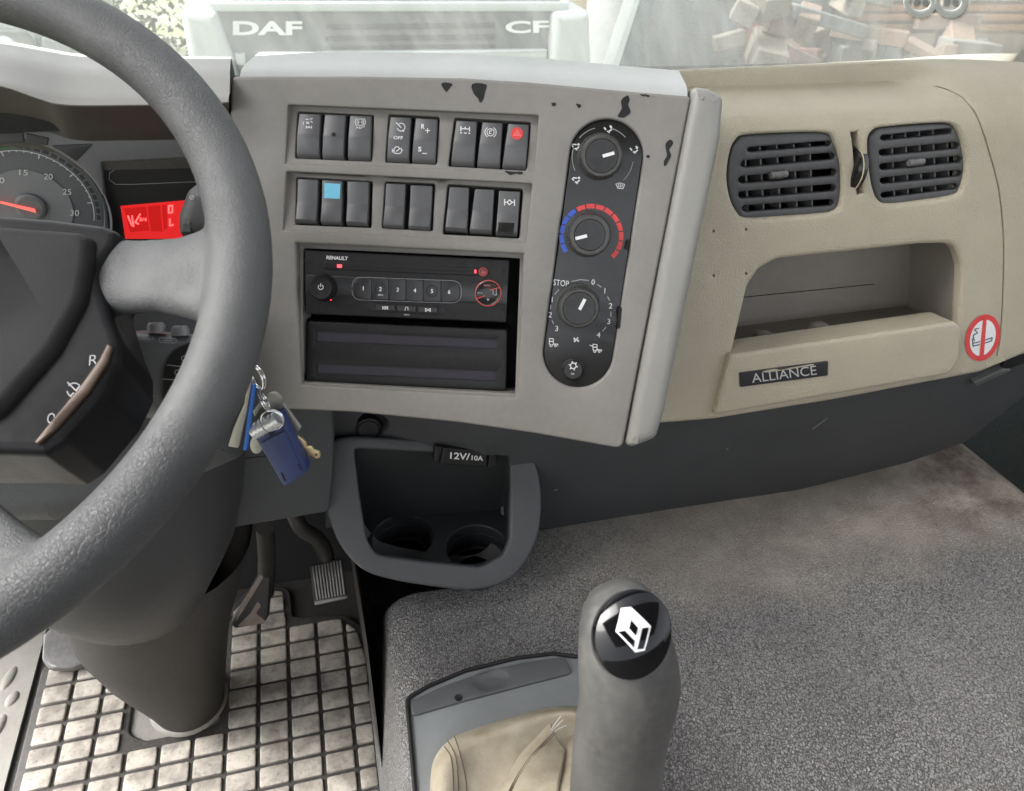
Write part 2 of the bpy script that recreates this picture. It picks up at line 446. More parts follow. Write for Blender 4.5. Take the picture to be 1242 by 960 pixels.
m = MB(); FX0, FX1, FY0, FY1 = -1.0, 1.6, -.9, 1.12
m.add([(FX0, FY0, 0), (FX1, FY0, 0), (FX1, FY1, 0), (FX0, FY1, 0)], [(0, 1, 2, 3)])
floor = structure(m.build('floor', M['floor'], None))
m = MB(); m.box((-.765, .35, .003), .47, 1.3, .006); m.box((-.30, .80, .002), .17, .20, .004); m.build('floor_liner', M['liner'], floor)
# embossed ribs of the floor liner left of the mat
for (u0, v0, u1, v1) in ((2, 838, 19, 808), (8, 858, 21, 838), (-12, 900, 6, 866)):
    a, b_ = on_z(u0, v0, .006), on_z(u1, v1, .006); mb = MB(); d = (b_ - a); c = (a + b_) / 2; L = d.length / 2; d.normalize(); q = Vector((-d.y, d.x, 0))
    rs = [[c + d * (L * k * cos(t)) + q * (.009 * k * sin(t)) + Vector((0, 0, .004 * sqrt(max(0, 1 - k * k)))) for t in [2 * pi * j / 20 for j in range(20)]] for k in (1, .8, .5, .15)]
    mb.loft(rs, True, False, True); mb.build('floor_rib', M['liner'], floor)

# engine tunnel under its moulded carpet: flat top, rounded left edge falling to the driver's floor, front ramp, right drop
m = MB(); rows = []
for y in np.concatenate([np.arange(-.5, .1, .1), np.arange(.1, .725, .02)]):
    left = .022; r = .045; row = []
    zt = .40
    def dip(x): return -.13 * (1 - sstep(.15, .185, x)) * sstep(.597, .622, y)
    for x, z in ((left - .03, .0), (left - .02, .12), (left - .008, .26)): row.append((x, y, z))
    for k in range(7):
        t = k * pi / 2 / 6; row.append((left + r - r * cos(t), y, zt - r + r * sin(t) + dip(.05)))
    for x in np.arange(.10, .92, .04): row.append((x, y, zt + .004 * sin(x * 9 + y * 7) * .5 + dip(x)))
    e = .925 + .10 * max(0, .70 - y)
    for k in range(6):
        t = k * pi / 2 / 5; row.append((e + .03 * sin(t), y, zt - .03 + .03 * cos(t)))
    row.append((e + .035, y, .15)); rows.append(row)
m.loft(rows, False); tunnel = structure(m.build('tunnel_carpet', M['carpet'], None, 60))
tag(tunnel, 'grey worm-textured carpet covering the engine tunnel, dusty along the dashboard')

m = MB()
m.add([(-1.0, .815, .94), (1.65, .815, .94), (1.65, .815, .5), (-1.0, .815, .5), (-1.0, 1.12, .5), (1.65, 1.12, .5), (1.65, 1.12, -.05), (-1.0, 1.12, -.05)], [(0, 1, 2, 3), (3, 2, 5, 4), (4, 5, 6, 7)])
structure(m.build('bulkhead', M['bulk'], None, 0))  # dark wall, also stops outside light leaking in under the dash
m = MB(); m.box((.3, -.35, 1.75), 2.4, 1.3, .05); structure(m.build('roof_light_blocker', M['blocker'], None))  # unseen panel added overhead to cut sky light and darken the cap's reflection
m = MB(); m.box((.3, -.66, .5), 2.4, .05, 1.0); structure(m.build('rear_light_blocker', M['blocker'], None))  # unseen low wall added to hold back light from behind
m = MB(); m.box((1.5, .1, .35), .05, 1.5, .8); structure(m.build('side_light_blocker', M['blocker'], None))  # unseen side panel added to shade the cab from the right
m = MB(); m.add([(-.9, .99, .0), (.0, .99, .0), (.0, 1.11, .5), (-.9, 1.11, .5)], [(0, 1, 2, 3)]); structure(m.build('toe_board', M['bulk'], None, 0))  # black sheet carrying the dark of the pedal area in its colour
m = MB(); m.add([(.0, .55, 0), (.0, 1.12, 0), (-.02, 1.12, .52), (.0, .55, .38)], [(0, 1, 2, 3)]); structure(m.build('footwell_side', M['floor'], None, 0))

# dark rubber mat down in the passenger footwell
m = MB(); pm = plastic('dark_green_rubber', (.018, .026, .024), .5, 260, .8, .002, .2, .2, (.08, .09, .08))
m.add([(.90, -.4, .16), (1.65, -.4, .16), (1.65, .70, .16), (.90, .70, .16), (1.65, .82, .42), (.90, .82, .42)], [(0, 1, 2, 3), (3, 2, 4, 5)])
tag(m.build('footwell_mat', pm, None, 0), 'dark green rubber lining in the passenger footwell beside the tunnel carpet', 'mat')

# windscreen with its film of dried dirt
def glass_mat():
    m, t, b = mat_base('dirty_windscreen_glass'); out = t.nodes['Material Output']
    tr = N_(t, 'BsdfTransparent'); tr.inputs[0].default_value = (.9, .93, .91, 1)
    df = N_(t, 'BsdfTranslucent'); df.inputs[0].default_value = (.62, .64, .61, 1)
    d2 = N_(t, 'BsdfDiffuse'); d2.inputs[0].default_value = (.55, .57, .54, 1)
    md = N_(t, 'MixShader'); md.inputs[0].default_value = .4; t.links.new(df.outputs[0], md.inputs[1]); t.links.new(d2.outputs[0], md.inputs[2])
    pos = coords(t); st = N_(t, 'VectorMath', operation='MULTIPLY'); st.inputs[1].default_value = (1, 1, .25); t.links.new(pos, st.inputs[0])
    rot = N_(t, 'VectorRotate', rotation_type='Y_AXIS'); rot.inputs['Angle'].default_value = .45; t.links.new(pos, rot.inputs['Vector'])
    s2 = N_(t, 'VectorMath', operation='MULTIPLY'); s2.inputs[1].default_value = (1, 1, .12); t.links.new(rot.outputs[0], s2.inputs[0])
    f = N_(t, 'Math', operation='MULTIPLY_ADD'); t.links.new(ramp(t, noise(t, 55, 6, .7, s2.outputs[0]), [(.45, 0), (.7, 1)]), f.inputs[0]); f.inputs[1].default_value = .10
    t.links.new(ramp(t, noise(t, 14, 5, .6, st.outputs[0]), [(.25, .16), (.8, .30)]), f.inputs[2])
    mx = N_(t, 'MixShader'); t.links.new(f.outputs[0], mx.inputs[0]); t.links.new(tr.outputs[0], mx.inputs[1]); t.links.new(md.outputs[0], mx.inputs[2])
    gl = N_(t, 'BsdfGlossy'); gl.inputs['Roughness'].default_value = .03; gl.inputs[0].default_value = (.6, .6, .6, 1)
    fr = N_(t, 'Fresnel'); fr.inputs[0].default_value = 1.3
    m3 = N_(t, 'MixShader'); t.links.new(fr.outputs[0], m3.inputs[0]); t.links.new(mx.outputs[0], m3.inputs[1]); t.links.new(gl.outputs[0], m3.inputs[2])
    t.links.new(m3.outputs[0], out.inputs[0]); t.nodes.remove(b); return m
WS = Surf((.3, .785, .93), (1, 0, 0), (0, -.18, 1))
scr = thing('windscreen', (.3, .785, .93), 'dirty streaked windscreen pane above the dashboard', 'windscreen')
m = MB(); m.add([WS.at(a, b, 0) for a, b in ((-1.3, 0), (1.35, 0), (1.35, .9), (-1.3, .9))], [(0, 1, 2, 3)])
m.build('pane', glass_mat(), scr, 0)
mb = MB(); mb.box(WS.at(.02, .925, 0), 2.65, .05, .06); mb.box(WS.at(.02, -.015, 0), 2.65, .02, .02); mb.build('seal', M['black'], scr)
for i, (u, v) in enumerate(((1116, 3), (1153, 3))):
    st = MB(); sw = .0012
    s_o, s_i = ell(u, v, 20, 19), ell(u, v, 13, 10)
    panel('x', WS, s_o, [(s_i, [(0, -.0005)])], None, None, -sw, None, [(0, -.0005)], .01, mb=st)
    o = st.build('round_sticker', M['white'], None, 0)
    flat('inner_print', WS, [ell(u - 5, v - 1, 4, 6, 20), ell(u + 5, v - 1, 4, 6, -20)], -sw, M['grey_print'], o)
    tag(o, ('left' if i == 0 else 'right') + ' one of two white round stickers at the top of the windscreen', 'sticker', 'round stickers on the windscreen')

# ================================================================== centre console
_D = RT * -460 - UP * 3420 + fwd * 930
CON = Surf(P(500, 300, .70), RT - UP * .055, -_D)
con = thing('centre_console', CON.px(560, 500, 0), 'grey-brown centre console fascia with two rows of switches, scuffed paint', 'dashboard')
row1 = rpoly([(347, 125), (656, 138), (650, 212), (343, 201)], [5, 5, 4, 4])
row2 = rpoly([(345, 205), (649, 220.5), (641, 298), (341, 284)], [5, 5, 4, 4])
row1 = rpoly([(347, 125), (656, 138), (649.5, 211), (344, 200.5)], [5, 5, 2, 2])
row2 = rpoly([(345, 206), (648, 221), (640, 296.5), (341, 281)], [5, 5, 2, 2])
bay = rpoly([(354, 291), (639, 305), (630, 486), (362, 470)], [5, 5, 8, 5])
hv = []
_t, _b = Vector((736, 189)), Vector((701.5, 428))
_ax = (_b - _t).normalized(); _nx = Vector((-_ax.y, _ax.x))
def stadium(rt, rb, n=22):
    o = []
    for k in range(n + 1):
        t = pi * k / n; o.append(tuple(_t + _nx * (rt * cos(t)) - _ax * (rt * sin(t))))
    for k in range(n + 1):
        t = pi * k / n; o.append(tuple(_b - _nx * (rb * cos(t)) + _ax * (rb * sin(t))))
    return o
outer = rpoly([(284, 97), (440, 97), (560, 99), (640, 104), (760, 115), (834, 121), (833, 123), (752, 541), (650, 523), (560, 510), (430, 497), (340, 493), (270, 488)], [4, 60, 60, 60, 60, 3, 3, 6, 60, 60, 60, 60, 8])
fascia = panel('fascia', CON, outer, [(row1, fil(.0015, .012)), (row2, fil(.0015, .012)), (bay, fil(.003, .010)), (stadium(48, 46), fil(.0025, .006))], M['console'], con, 0, .02, fil(.003, .014), .01)
def wedge(loop_px, hinge, ang):
    """row panel hinged at its lower edge and leaning into the console at the top"""
    B = CON.B * cos(ang) - CON.N * sin(ang)
    return Surf(CON.px(*hinge, -.0012), CON.A, B)
R1 = wedge(row1, (497, 206.5), radians(9)); R2 = wedge(row2, (490, 289), radians(9))
clu = [
 (R1, [(359.3, 133.5), (455, 138.2), (452.6, 198), (356, 193.8)], [((362.7, 137.9), (389.5, 138.7), (387.7, 194), (360, 192.8)), ((394, 138.9), (420, 140), (417, 196), (391, 195)), ((424.5, 140.2), (451.3, 141), (449.5, 197), (422, 196))]),
 (R1, [(470, 136.8), (535, 140.2), (531, 201.6), (465.5, 198.8)], [((473.2, 141.7), (499, 142.7), (496, 199.2), (469.3, 197.6)), ((504, 143.3), (531.2, 144.5), (528, 200.5), (499.7, 199.4))]),
 (R1, [(550, 141), (646, 146.6), (639.7, 209), (541.8, 203.6)], [((553.3, 146.2), (578.9, 147.5), (575, 204), (546.9, 202)), ((584.8, 148.2), (609.8, 149.5), (606.2, 206), (578.3, 204.4)), ((616.2, 150), (642, 151.5), (637.6, 207.4), (608.8, 205.8))]),
 (R2, [(358, 213.4), (453.4, 218.6), (452, 278.3), (356.7, 274.4)], [((361.9, 217.6), (386.9, 218.6), (384.3, 273), (359.3, 271.6)), ((391.5, 219), (416, 220), (414.7, 274.4), (389.5, 273.2)), ((421.9, 220.3), (448.2, 221.3), (446.2, 275.7), (420.4, 274.6))]),
 (R2, [(465.5, 218.6), (529.4, 221.4), (526, 282), (461.6, 278.6)], [((468.8, 222.9), (492.5, 224), (489.5, 279), (465, 277.6)), ((498.5, 225), (525, 226.3), (521.7, 280.9), (495.4, 279.6))]),
 (R2, [(541.8, 221.8), (636.3, 227.8), (631.2, 291), (535, 286)], [((545.6, 227), (569.3, 228.3), (566.7, 283), (539.7, 281.3)), ((576.3, 229.6), (599.7, 230.9), (596.4, 285), (569.3, 283.4)), ((605.4, 231.8), (631.2, 233.2), (627.3, 287.6), (601, 286)) ]),
]
for S, lp in ((R1, row1), (R2, row2)):
    hs_ = [(rpoly(c[1], 4), fil(.0012, .016, 3)) for c in clu if c[0] is S]
    o2 = [(u * 1.0, v) for u, v in lp]
    o = panel('switch_frame', S, o2, hs_, M['console'], fascia, -.0004, None, [(0, -.004)], .02)
    for c in clu:
        if c[0] is S: flat('switch_well', S, [rpoly(c[1], 4)], -.0125, M['hole'], fascia)
def rocker(S, q, kind, nm='rocker_switch'):
    TL, TR, BR, BL = [Vector(p) for p in q]
    if kind == 1: prof = [(0, -.004), (.0, .0), (.02, .0012), (.46, .0040), (.5, .0041), (.54, .0039), (.87, .0026), (.92, .0012), (.985, -.0025), (1, -.008)]
    else: prof = [(0, -.004), (0, .002), (.02, .0034), (.47, .0020), (.5, .0019), (.53, .0021), (.9, .0040), (.93, .0030), (.985, -.0015), (1, -.008)]
    m = MB(); rows = []
    for t, w_ in prof:
        row = []
        for s, dw in ((0, None), (0, -.0012), (.025, -.0004), (.06, 0), (.94, 0), (.975, -.0004), (1, -.0012), (1, None)):
            L = TL.lerp(BL, t); R_ = TR.lerp(BR, t); p = L.lerp(R_, s)
            row.append(S.px(p.x, p.y, 0) + S.N * ((w_ + dw) if dw is not None else -.010))
        rows.append(row)
    m.loft(rows, False); return m.build(nm, M['switch'], con, 42)
def relief(S, u, v0, v1, ts, ws):
    b0 = S.ab(u, v0)[1]; b1 = S.ab(u, v1)[1]
    return Surf(S.o, S.A, S.B, lambda a, b: float(np.interp((b0 - b) / (b0 - b1), ts, ws)))
R1s = relief(R1, 500, 143, 199.3, (0, .02, .46, .5, .54, .87, 1), (.0008, .0012, .004, .0041, .0039, .0026, .0026))
R2s = relief(R2, 495, 224.5, 279.5, (0, .02, .47, .5, .53, .9, 1), (.0034, .0034, .002, .0019, .0021, .004, .004))
switches = []
for S, _, qs in clu:
    for q in qs: switches.append((rocker(S, q, 1 if S is R1 else 2), R1s if S is R1 else R2s, q))
def mk(i, lines, wd=1.0, fills=(), w_=.0005, mat='white', nm='icon'):
    o, S, q = switches[i]; return marks(nm, S, lines, wd, w_, M[mat], o, fills)
# icons, drawn in photo pixels on each rocker
def arc(cx, cy, r, a0, a1, n=10, ry=None):
    return [(cx + r * cos(radians(a0 + (a1 - a0) * k / n)), cy + (ry or r) * sin(radians(a0 + (a1 - a0) * k / n))) for k in range(n + 1)]
mk(0, [[(368, 148), (368, 152)], [(371, 145), (374, 145)], [(376, 145), (379, 144)], [(371.5, 148.5), (375, 148.5)], [(371.5, 150), (375, 150)], [(377, 147), (379, 149)], [(371.5, 153), (371.5, 156)], [(371.5, 154.5), (378, 154.7)], [(378, 153), (378, 156.4)], [(374.6, 153), (374.6, 156)]], .9)
flat('indicator_hole', R1s, [ell(404.6, 163.3, 2.6, 2.6)], .0005, M['hole'], switches[1][0])
mk(2, [arc(437, 148.5, 4.2, 0, 360, 14), arc(437, 148.5, 6.2, 130, 230, 6), arc(437, 148.5, 6.2, -50, 50, 6), [(435, 147), (435, 150)], [(439, 147), (439, 150)], [(432, 156), (433.5, 154), (435, 156)], [(436, 154), (436, 156), (438, 156), (438, 154)], [(439, 154.2), (442, 154.4)]], .7)
mk(3, [arc(486.5, 154.5, 4.8, -120, 160, 12), [(480.5, 149), (486.5, 155)], [(488, 158), (490, 160)]], 1.0)
text('lettering', R1s, 'OFF', (483, 167.3), 4.2, M['white'], switches[3][0], .0005, 11.5, 3, .02)
mk(3, [[(476, 181), (476, 185)], [(476, 183), (478, 183)], [(478, 180), (478, 185.5), (480, 186.5), (485, 186.5), (487, 184.5), (487, 180.5), (484, 180), (483, 178.4), (480, 178.2), (479, 180), (478, 180)], [(487, 182.5), (488.6, 182.5)], [(480.5, 184), (484.5, 181)]], 1.0, nm='engine_icon')
text('lettering', R1s, 'R', (513, 153.6), 6, M['white'], switches[4][0], .0005, 4.2, 3, .03)
mk(4, [[(516, 158.5), (521.4, 158.7)], [(518.7, 156), (518.6, 161.3)]], 1.1, nm='plus_icon')
text('lettering', R1s, 'S', (509.2, 181.2), 6, M['white'], switches[4][0], .0005, 4.2, 3, .03)
mk(4, [[(512.5, 186.3), (517.5, 186.5)]], 1.1, nm='minus_icon')
mk(5, [[(559, 153.5), (559, 159)], [(559, 156.3), (569.5, 156.8)], [(569.5, 154.2), (569.5, 159.6)], [(564, 154.5), (564.5, 156.5)], [(558.5, 161.4), (560, 161.5)], [(563, 161.6), (566, 161.8)], [(568.6, 161.8), (570, 162)]], 1.2)
mk(6, [arc(595, 160.8, 4.4, 0, 360, 14), arc(595, 160.8, 6.8, 125, 235, 6), arc(595, 160.8, 6.8, -55, 55, 6), [(596.6, 159), (594, 159), (593.4, 162), (596, 162.4)]], .9)
flat('warning_print', R1s, [ell(627, 162.2, 7.6, 7.6, n=24)], .0005, M['red_print'], switches[7][0])
marks('warning_triangle', R1s, [[(627.3, 157.6), (631.6, 165), (622.6, 164.6), (627.3, 157.6)], [(627.2, 160.5), (629, 163.6), (625.4, 163.4), (627.2, 160.5)]], .7, .0007, plain('warning_outline', (.85, .2, .2), .4), switches[7][0])
flat('blue_sticker', R2s, [[(393.5, 222.3), (413, 223.3), (412, 241.4), (393, 240.6)]], .0004, plain('pale_blue_sticker', (.16, .50, .68), .35), switches[9][0])
mk(15, [[(612, 242), (612, 249)], [(624, 242.6), (624, 249.6)], [(612, 245.5), (615, 245.6)], [(621, 245.7), (624, 245.8)], arc(618, 245.7, 3, 0, 360, 4)], 1.3, nm='axle_icon')
prism('lock_catch', R2s, [(604.2, 269.5), (624, 270.5), (622.5, 284), (603, 283)], -.002, .0012, .0006, M['gloss'], switches[15][0])
for i, o in enumerate(switches):
    o[0]['label'] = 'rocker switch in the ' + ('upper' if i < 8 else 'lower') + ' row, ' + ['first', 'second', 'third', 'fourth', 'fifth', 'sixth', 'seventh', 'last'][i % 8] + ' from the left' + {7: ', red hazard mark', 9: ', pale blue sticker', 15: ', axle symbol and catch'}.get(i, '')
# radio bay box
flat('bay_back', CON, [[(345, 285), (650, 300), (640, 492), (352, 476)]], -.055, M['hole'], con)
m = MB(); L = [CON.ab(u, v, 0) for u, v in bay]; m.loft([[CON.at(a, b, -.010) for a, b in offset(L, -.003)], [CON.at(a, b, -.06) for a, b in L]], True); m.build('bay_wall', M['hole'], con)
# recessed shoulder round the radio (the bay leans in at the top like the switch rows)
BAY = Surf(CON.px(490, 478, -.003), CON.A, CON.B * cos(radians(4)) - CON.N * sin(radians(4)))
panel('bay_frame', BAY, bay, [(rpoly([(367, 300), (632, 312.5), (626, 479), (365, 465)], 3), fil(.001, .03, 2))], M['console'], fascia, 0, None, [(0, -.004)], .03)
# paint chips showing the black moulding
chips = [[(536, 101), (549, 102), (545, 108), (541, 112), (538, 108)], [(573, 102), (590, 103), (588, 112), (587, 118), (583, 125), (579, 119), (574, 113)],
 [(753, 122), (761, 116), (764, 121), (762, 128), (765, 136), (757, 143), (749, 141), (754, 132)], [(807, 176), (813, 170), (817, 174), (812, 182), (814, 190), (807, 202), (805, 196), (809, 188)],
 [(699, 126), (704, 127), (705, 130), (701, 131)], [(669, 125), (674, 125), (674, 128), (670, 129)], [(613, 207.5), (624, 208.5), (634, 209), (632, 212), (626, 211), (620, 212.2), (615, 210.6)],
 [(780, 114), (788, 116), (786, 118)], [(785, 188), (788, 189), (787, 192), (784, 191)], [(776, 114.5), (783, 115.6), (780, 117)]]
for cpx in chips:
    L = spline(cpx, 3, True); L = [(u + random.uniform(-.4, .4), v + random.uniform(-.4, .4)) for u, v in L]
    flat('paint_chip', CON, [L], .0004, M['black'], con)
for cpx in ([(761, 292), (764, 291), (762, 303), (759, 304)], [(750, 374), (754, 372.5), (752, 398), (748.6, 399.5)]): flat('edge_notch', CON, [cpx], .0006, M['hole'], con)
# top cover of the console
TOPV = [(200, 97), (284, 97), (440, 97), (560, 99), (640, 104), (760, 115), (834, 121)]
def vtop(u):
    for (a, va), (b, vb) in zip(TOPV, TOPV[1:]):
        if a <= u <= b: return va + (vb - va) * (u - a) / (b - a)
Nh = Vector((CON.N.x, CON.N.y, 0)).normalized()
M['topgrey'] = plastic('pale_top_plastic', (.46, .475, .46), .5, 900, .3, .0004, .08, .25, (.42, .42, .4))  # paler and greyer than the fascia plastic
def top_cover(name, u0, u1, mat, back=.062):
    rows = []
    us = [u0 + (u1 - u0) * k / 40 for k in range(41)]
    for dn, dz in ((.002, -.004), (.0015, .0), (-.002, .0045), (-.008, .0075), (-.02, .009), (-back, .0095), (-back - .008, .007), (-back - .012, -.03)):
        rows.append([CON.px(u, vtop(u), 0) + Nh * (dn - .002) + Vector((0, 0, dz - .0015)) for u in us])
    m = MB(); m.loft(rows, False); return m.build(name, mat, con, 50)
top_cover('top_cover', 290, 834, M['topgrey'])
# raised trim down the right-hand side
trim = rpoly([(841, 104), (860, 106), (880, 116), (876, 165), (807, 503), (797, 534), (768, 545.5), (758.5, 542)], [14, 14, 14, 40, 30, 14, 14, 14])
M['trim'] = plastic('satin_trim', (.25, .245, .225), .36, 1500, .1, .0002, .06, .12, (.35, .34, .32))
prism('side_trim', CON, trim, -.075, .004, .011, M['trim'], con, seg=.012, n=5, grid=.02)

# ------------------------------------------------------------------ radio
rad = thing('car_radio', CON.px(495, 385, -.01), 'black car radio with CD slot and six preset buttons in the centre console', 'radio')
RW = -.006
RAD = Surf(CON.px(495, 345, RW), CON.A, CON.B * cos(radians(3)) - CON.N * sin(radians(3)))
face = rpoly([(368.8, 303.7), (618, 315.7), (614, 391.5), (370.5, 381)], 2)
prism('faceplate', RAD, face, -.03, 0, .0015, M['black'], rad)
for c in ((374.9, 318.6), (376, 365), (611, 328.5), (610, 375.3)): flat('mounting_hole', RAD, [ell(*c, 2.6, 2.8, n=16)], .0004, M['hole'], rad)
M['radio_band'] = plastic('radio_satin_band', (.02, .02, .021), .3, 1500, .05, .0001)
bandp = rpoly([(371, 333), (616, 345), (615, 370), (371, 357)], 2)
prism('button_band', RAD, bandp, -.002, .0012, .0012, M['radio_band'], rad)
text('lettering', RAD, 'RENAULT', (409, 313.2), 4.4, M['white'], rad, .0004, 26, 3, .03)
sl_ = ribbon(spline([(397, 322.2), (590, 330.6)], 4), 10)
prism('slot_surround', RAD, rpoly([(392, 317), (592, 325.8), (592, 335.4), (392, 327)], 4.6), -.002, .0008, .0008, M['black'], rad)
flat('cd_slot', RAD, [[(404, 321.4), (578, 328.6), (578, 331.2), (404, 324.4)]], .0011, M['hole'], rad)
lamp_red = plain('red_led', (.6, .02, .03), .4, emit=(1, .03, .04), es=1.2)
flat('slot_lamp', RAD, [[(409, 321), (414.5, 321.2), (414.5, 325), (409, 324.8)], [(575.5, 327.6), (577.5, 327.7), (577.5, 331.5), (575.5, 331.3)]], .0013, lamp_red, rad)
flat('infrared_window', RAD, [ell(397.6, 322, 3.6, 3.6, n=18)], .0011, M['gloss'], rad)
c = RAD.px(586, 330, .0008); k = RAD.scale(586, 330)
o = lathe('eject_button', c, RAD.N, [(4.7 * k, 0), (4.7 * k, .0008), (4 * k, .0014), (0, .0014)], M['radio_band'], rad, 20)
rim_red = plain('red_backlight_ring', (.25, .04, .04), .5, emit=(.8, .08, .06), es=.10)
marks('eject_mark', RAD, [[(586, 327.8), (588.6, 331), (583.6, 330.8), (586, 327.8)], [(583.6, 332.3), (588.4, 332.5)], arc(586, 330, 4.9, 0, 360, 18)], .7, .0024, rim_red, o)
# volume knob
k = RAD.scale(391, 348); c = RAD.px(393, 349, 0)
o = lathe('volume_knob', c, RAD.N, [(17 * k, 0), (16.5 * k, .003), (15.2 * k, .0045), (14.6 * k, .009), (13.4 * k, .0118), (12.2 * k, .0126), (11.6 * k, .0120), (5 * k, .0113), (0, .0112)], M['black'], rad, 40)
marks('power_icon', RAD, [arc(389, 348.5, 3, -50, 230, 12), [(389, 344), (389, 348)]], .9, .0122, M['white'], o)
flat('knob_lamp', RAD, [[(398, 363), (402, 363.3), (402, 364.6), (398, 364.3)]], .0016, lamp_red, rad)
# preset buttons 1 to 6
xs_ = [428, 451, 471.6, 492.6, 513.6, 535.2, 558.4]
yl = lambda u: 336.8 + (u - 428) * .0335; yb = lambda u: 363.2 + (u - 428) * .0335
for i in range(6):
    a, b_ = xs_[i] + .45, xs_[i + 1] - .45
    q = [(a, yl(a)), (b_, yl(b_)), (b_, yb(b_)), (a, yb(a))]
    L = rpoly(q, [11 if i == 0 else 1.6, 11 if i == 5 else 1.6, 11 if i == 5 else 1.6, 11 if i == 0 else 1.6], 4)
    o = prism('preset_button', RAD, L, 0, .0022, .0008, M['radio_band'], rad)
    text('numeral', RAD, str(i + 1), (440.6 + i * 20.85, 350 + i * .84), 5, M['white'], o, .0027, None, 3, .02)
    if i in (1, 4):
        cc = (461.6 if i == 1 else 523.9, 350.8 if i == 1 else 353.2)
        mb = MB(); mb.ring(RAD.px(*cc, .0022), RAD.A, RAD.B, 6.6 * k, .0004, 24, 6); mb.build('finger_ring', M['black'], o)
text('lettering', RAD, 'SEEK', (461.8, 358), 1.8, M['white'], rad, .0027, 7, 3)
marks('button_outline', RAD, [rpoly([(427, 336), (559.4, 341), (559.4, 368.2), (427, 363.8)], [12, 12, 12, 12], 7)], .5, .0014, M['grey_print'], rad)
# transport keys
prism('key_tray', RAD, rpoly([(446, 367.5), (541, 372.5), (541, 383), (446, 378)], 4.8), -.001, .0006, .0006, M['black'], rad)
for i, (u, v) in enumerate(((467.2, 373.6), (492.8, 374.9), (519, 376.2))):
    o = prism('transport_key', RAD, rpoly([(u - 11.6, v - 4.4), (u + 11.6, v - 3.4), (u + 11.6, v + 4.4), (u - 11.6, v + 3.4)], 1.6), 0, .003, .001, M['radio_band'], rad)
    if i == 1: L = [[(u - 1.5, v + 2), (u - 1, v - 2), (u + 2, v - 2), (u + 2, v + 1.6)]]
    else: L = [[(u - 3, v - 2), (u - 3, v + 2)], [(u + 3, v - 1.8), (u + 3, v + 2.2)], [(u - 2.5, v - 1.8), (u, v), (u - 2.5, v + 1.8)] if i else [(u - 2.5, v), (u, v - 2), (u, v + 2), (u - 2.5, v)], [(u + .3, v), (u + 2.6, v - 1.8), (u + 2.6, v + 1.8), (u + .3, v)]]
    marks('key_mark', RAD, L, .8, .0034, M['white'], o)
text('lettering', RAD, 'AUDIO', (493.4, 382), 1.7, M['white'], rad, .0004, 7, 3)
# round menu dial with red ring
k = RAD.scale(592, 356); c = RAD.px(592, 356, .0012)
o = lathe('menu_dial', c, RAD.N, [(16 * k, 0), (15.5 * k, .0016), (14 * k, .0022), (13 * k, .0016), (4 * k, .0014), (0, .0014)], M['gloss'], rad, 36)
marks('dial_ring', RAD, [arc(592, 355.8, 15.6, 0, 360, 40), [(577, 363), (588, 359)], [(594, 352), (606, 349)]], .8, .0040, rim_red, o)
text('lettering', RAD, 'BAND', (591, 346.5), 2.4, plain('pink_print', (.55, .2, .2), .5), o, .0034, 8, 3)
text('lettering', RAD, 'MENU', (582, 355.6), 2.2, M['grey_print'], o, .0034, 6.5, 3)
marks('speaker_icon', RAD, [[(598, 351), (602, 350), (602, 358.6), (598, 357), (598, 351)], [(590.5, 363), (593.5, 363), (592, 365), (590.5, 363)]], .8, .0034, M['grey_print'], o)

# ------------------------------------------------------------------ blank pocket cover under the radio
pk = thing('pocket_cover', CON.px(492, 470, -.01), 'plain black blanking cover with two fabric strips below the radio', 'cover')
PK = Surf(CON.px(492, 432, -.010), CON.A, CON.B)
q = rpoly([(374.9, 391.8), (613.3, 402.2), (612, 472.5), (373, 461.5)], 2)
s1 = rpoly([(383, 401.5), (603.6, 411.6), (603, 424), (383, 415)], 1); s2 = rpoly([(383.8, 440.6), (602.4, 450), (602.4, 463), (383.8, 453.4)], 1)
panel('cover', PK, q, [(s1, fil(.0003, .0018, 2)), (s2, fil(.0003, .0018, 2))], M['black'], pk, 0, None, fil(.0015, .03), .05)
def strip_mat():
    m, t, b = mat_base('woven_strip'); b.inputs['Roughness'].default_value = .6
    wv = N_(t, 'TexWave', wave_type='BANDS', bands_direction='DIAGONAL'); wv.inputs['Scale'].default_value = 300; wv.inputs['Distortion'].default_value = 3; t.links.new(coords(t), wv.inputs['Vector'])
    t.links.new(mix(t, wv.outputs['Fac'], (.014, .013, .017), (.045, .04, .058)), b.inputs['Base Color']); bump(t, b, wv.outputs['Fac'], .5, .0004); return m
sm = strip_mat()
for s_ in (s1, s2): flat('fabric_strip', PK, [s_], -.0014, sm, pk)

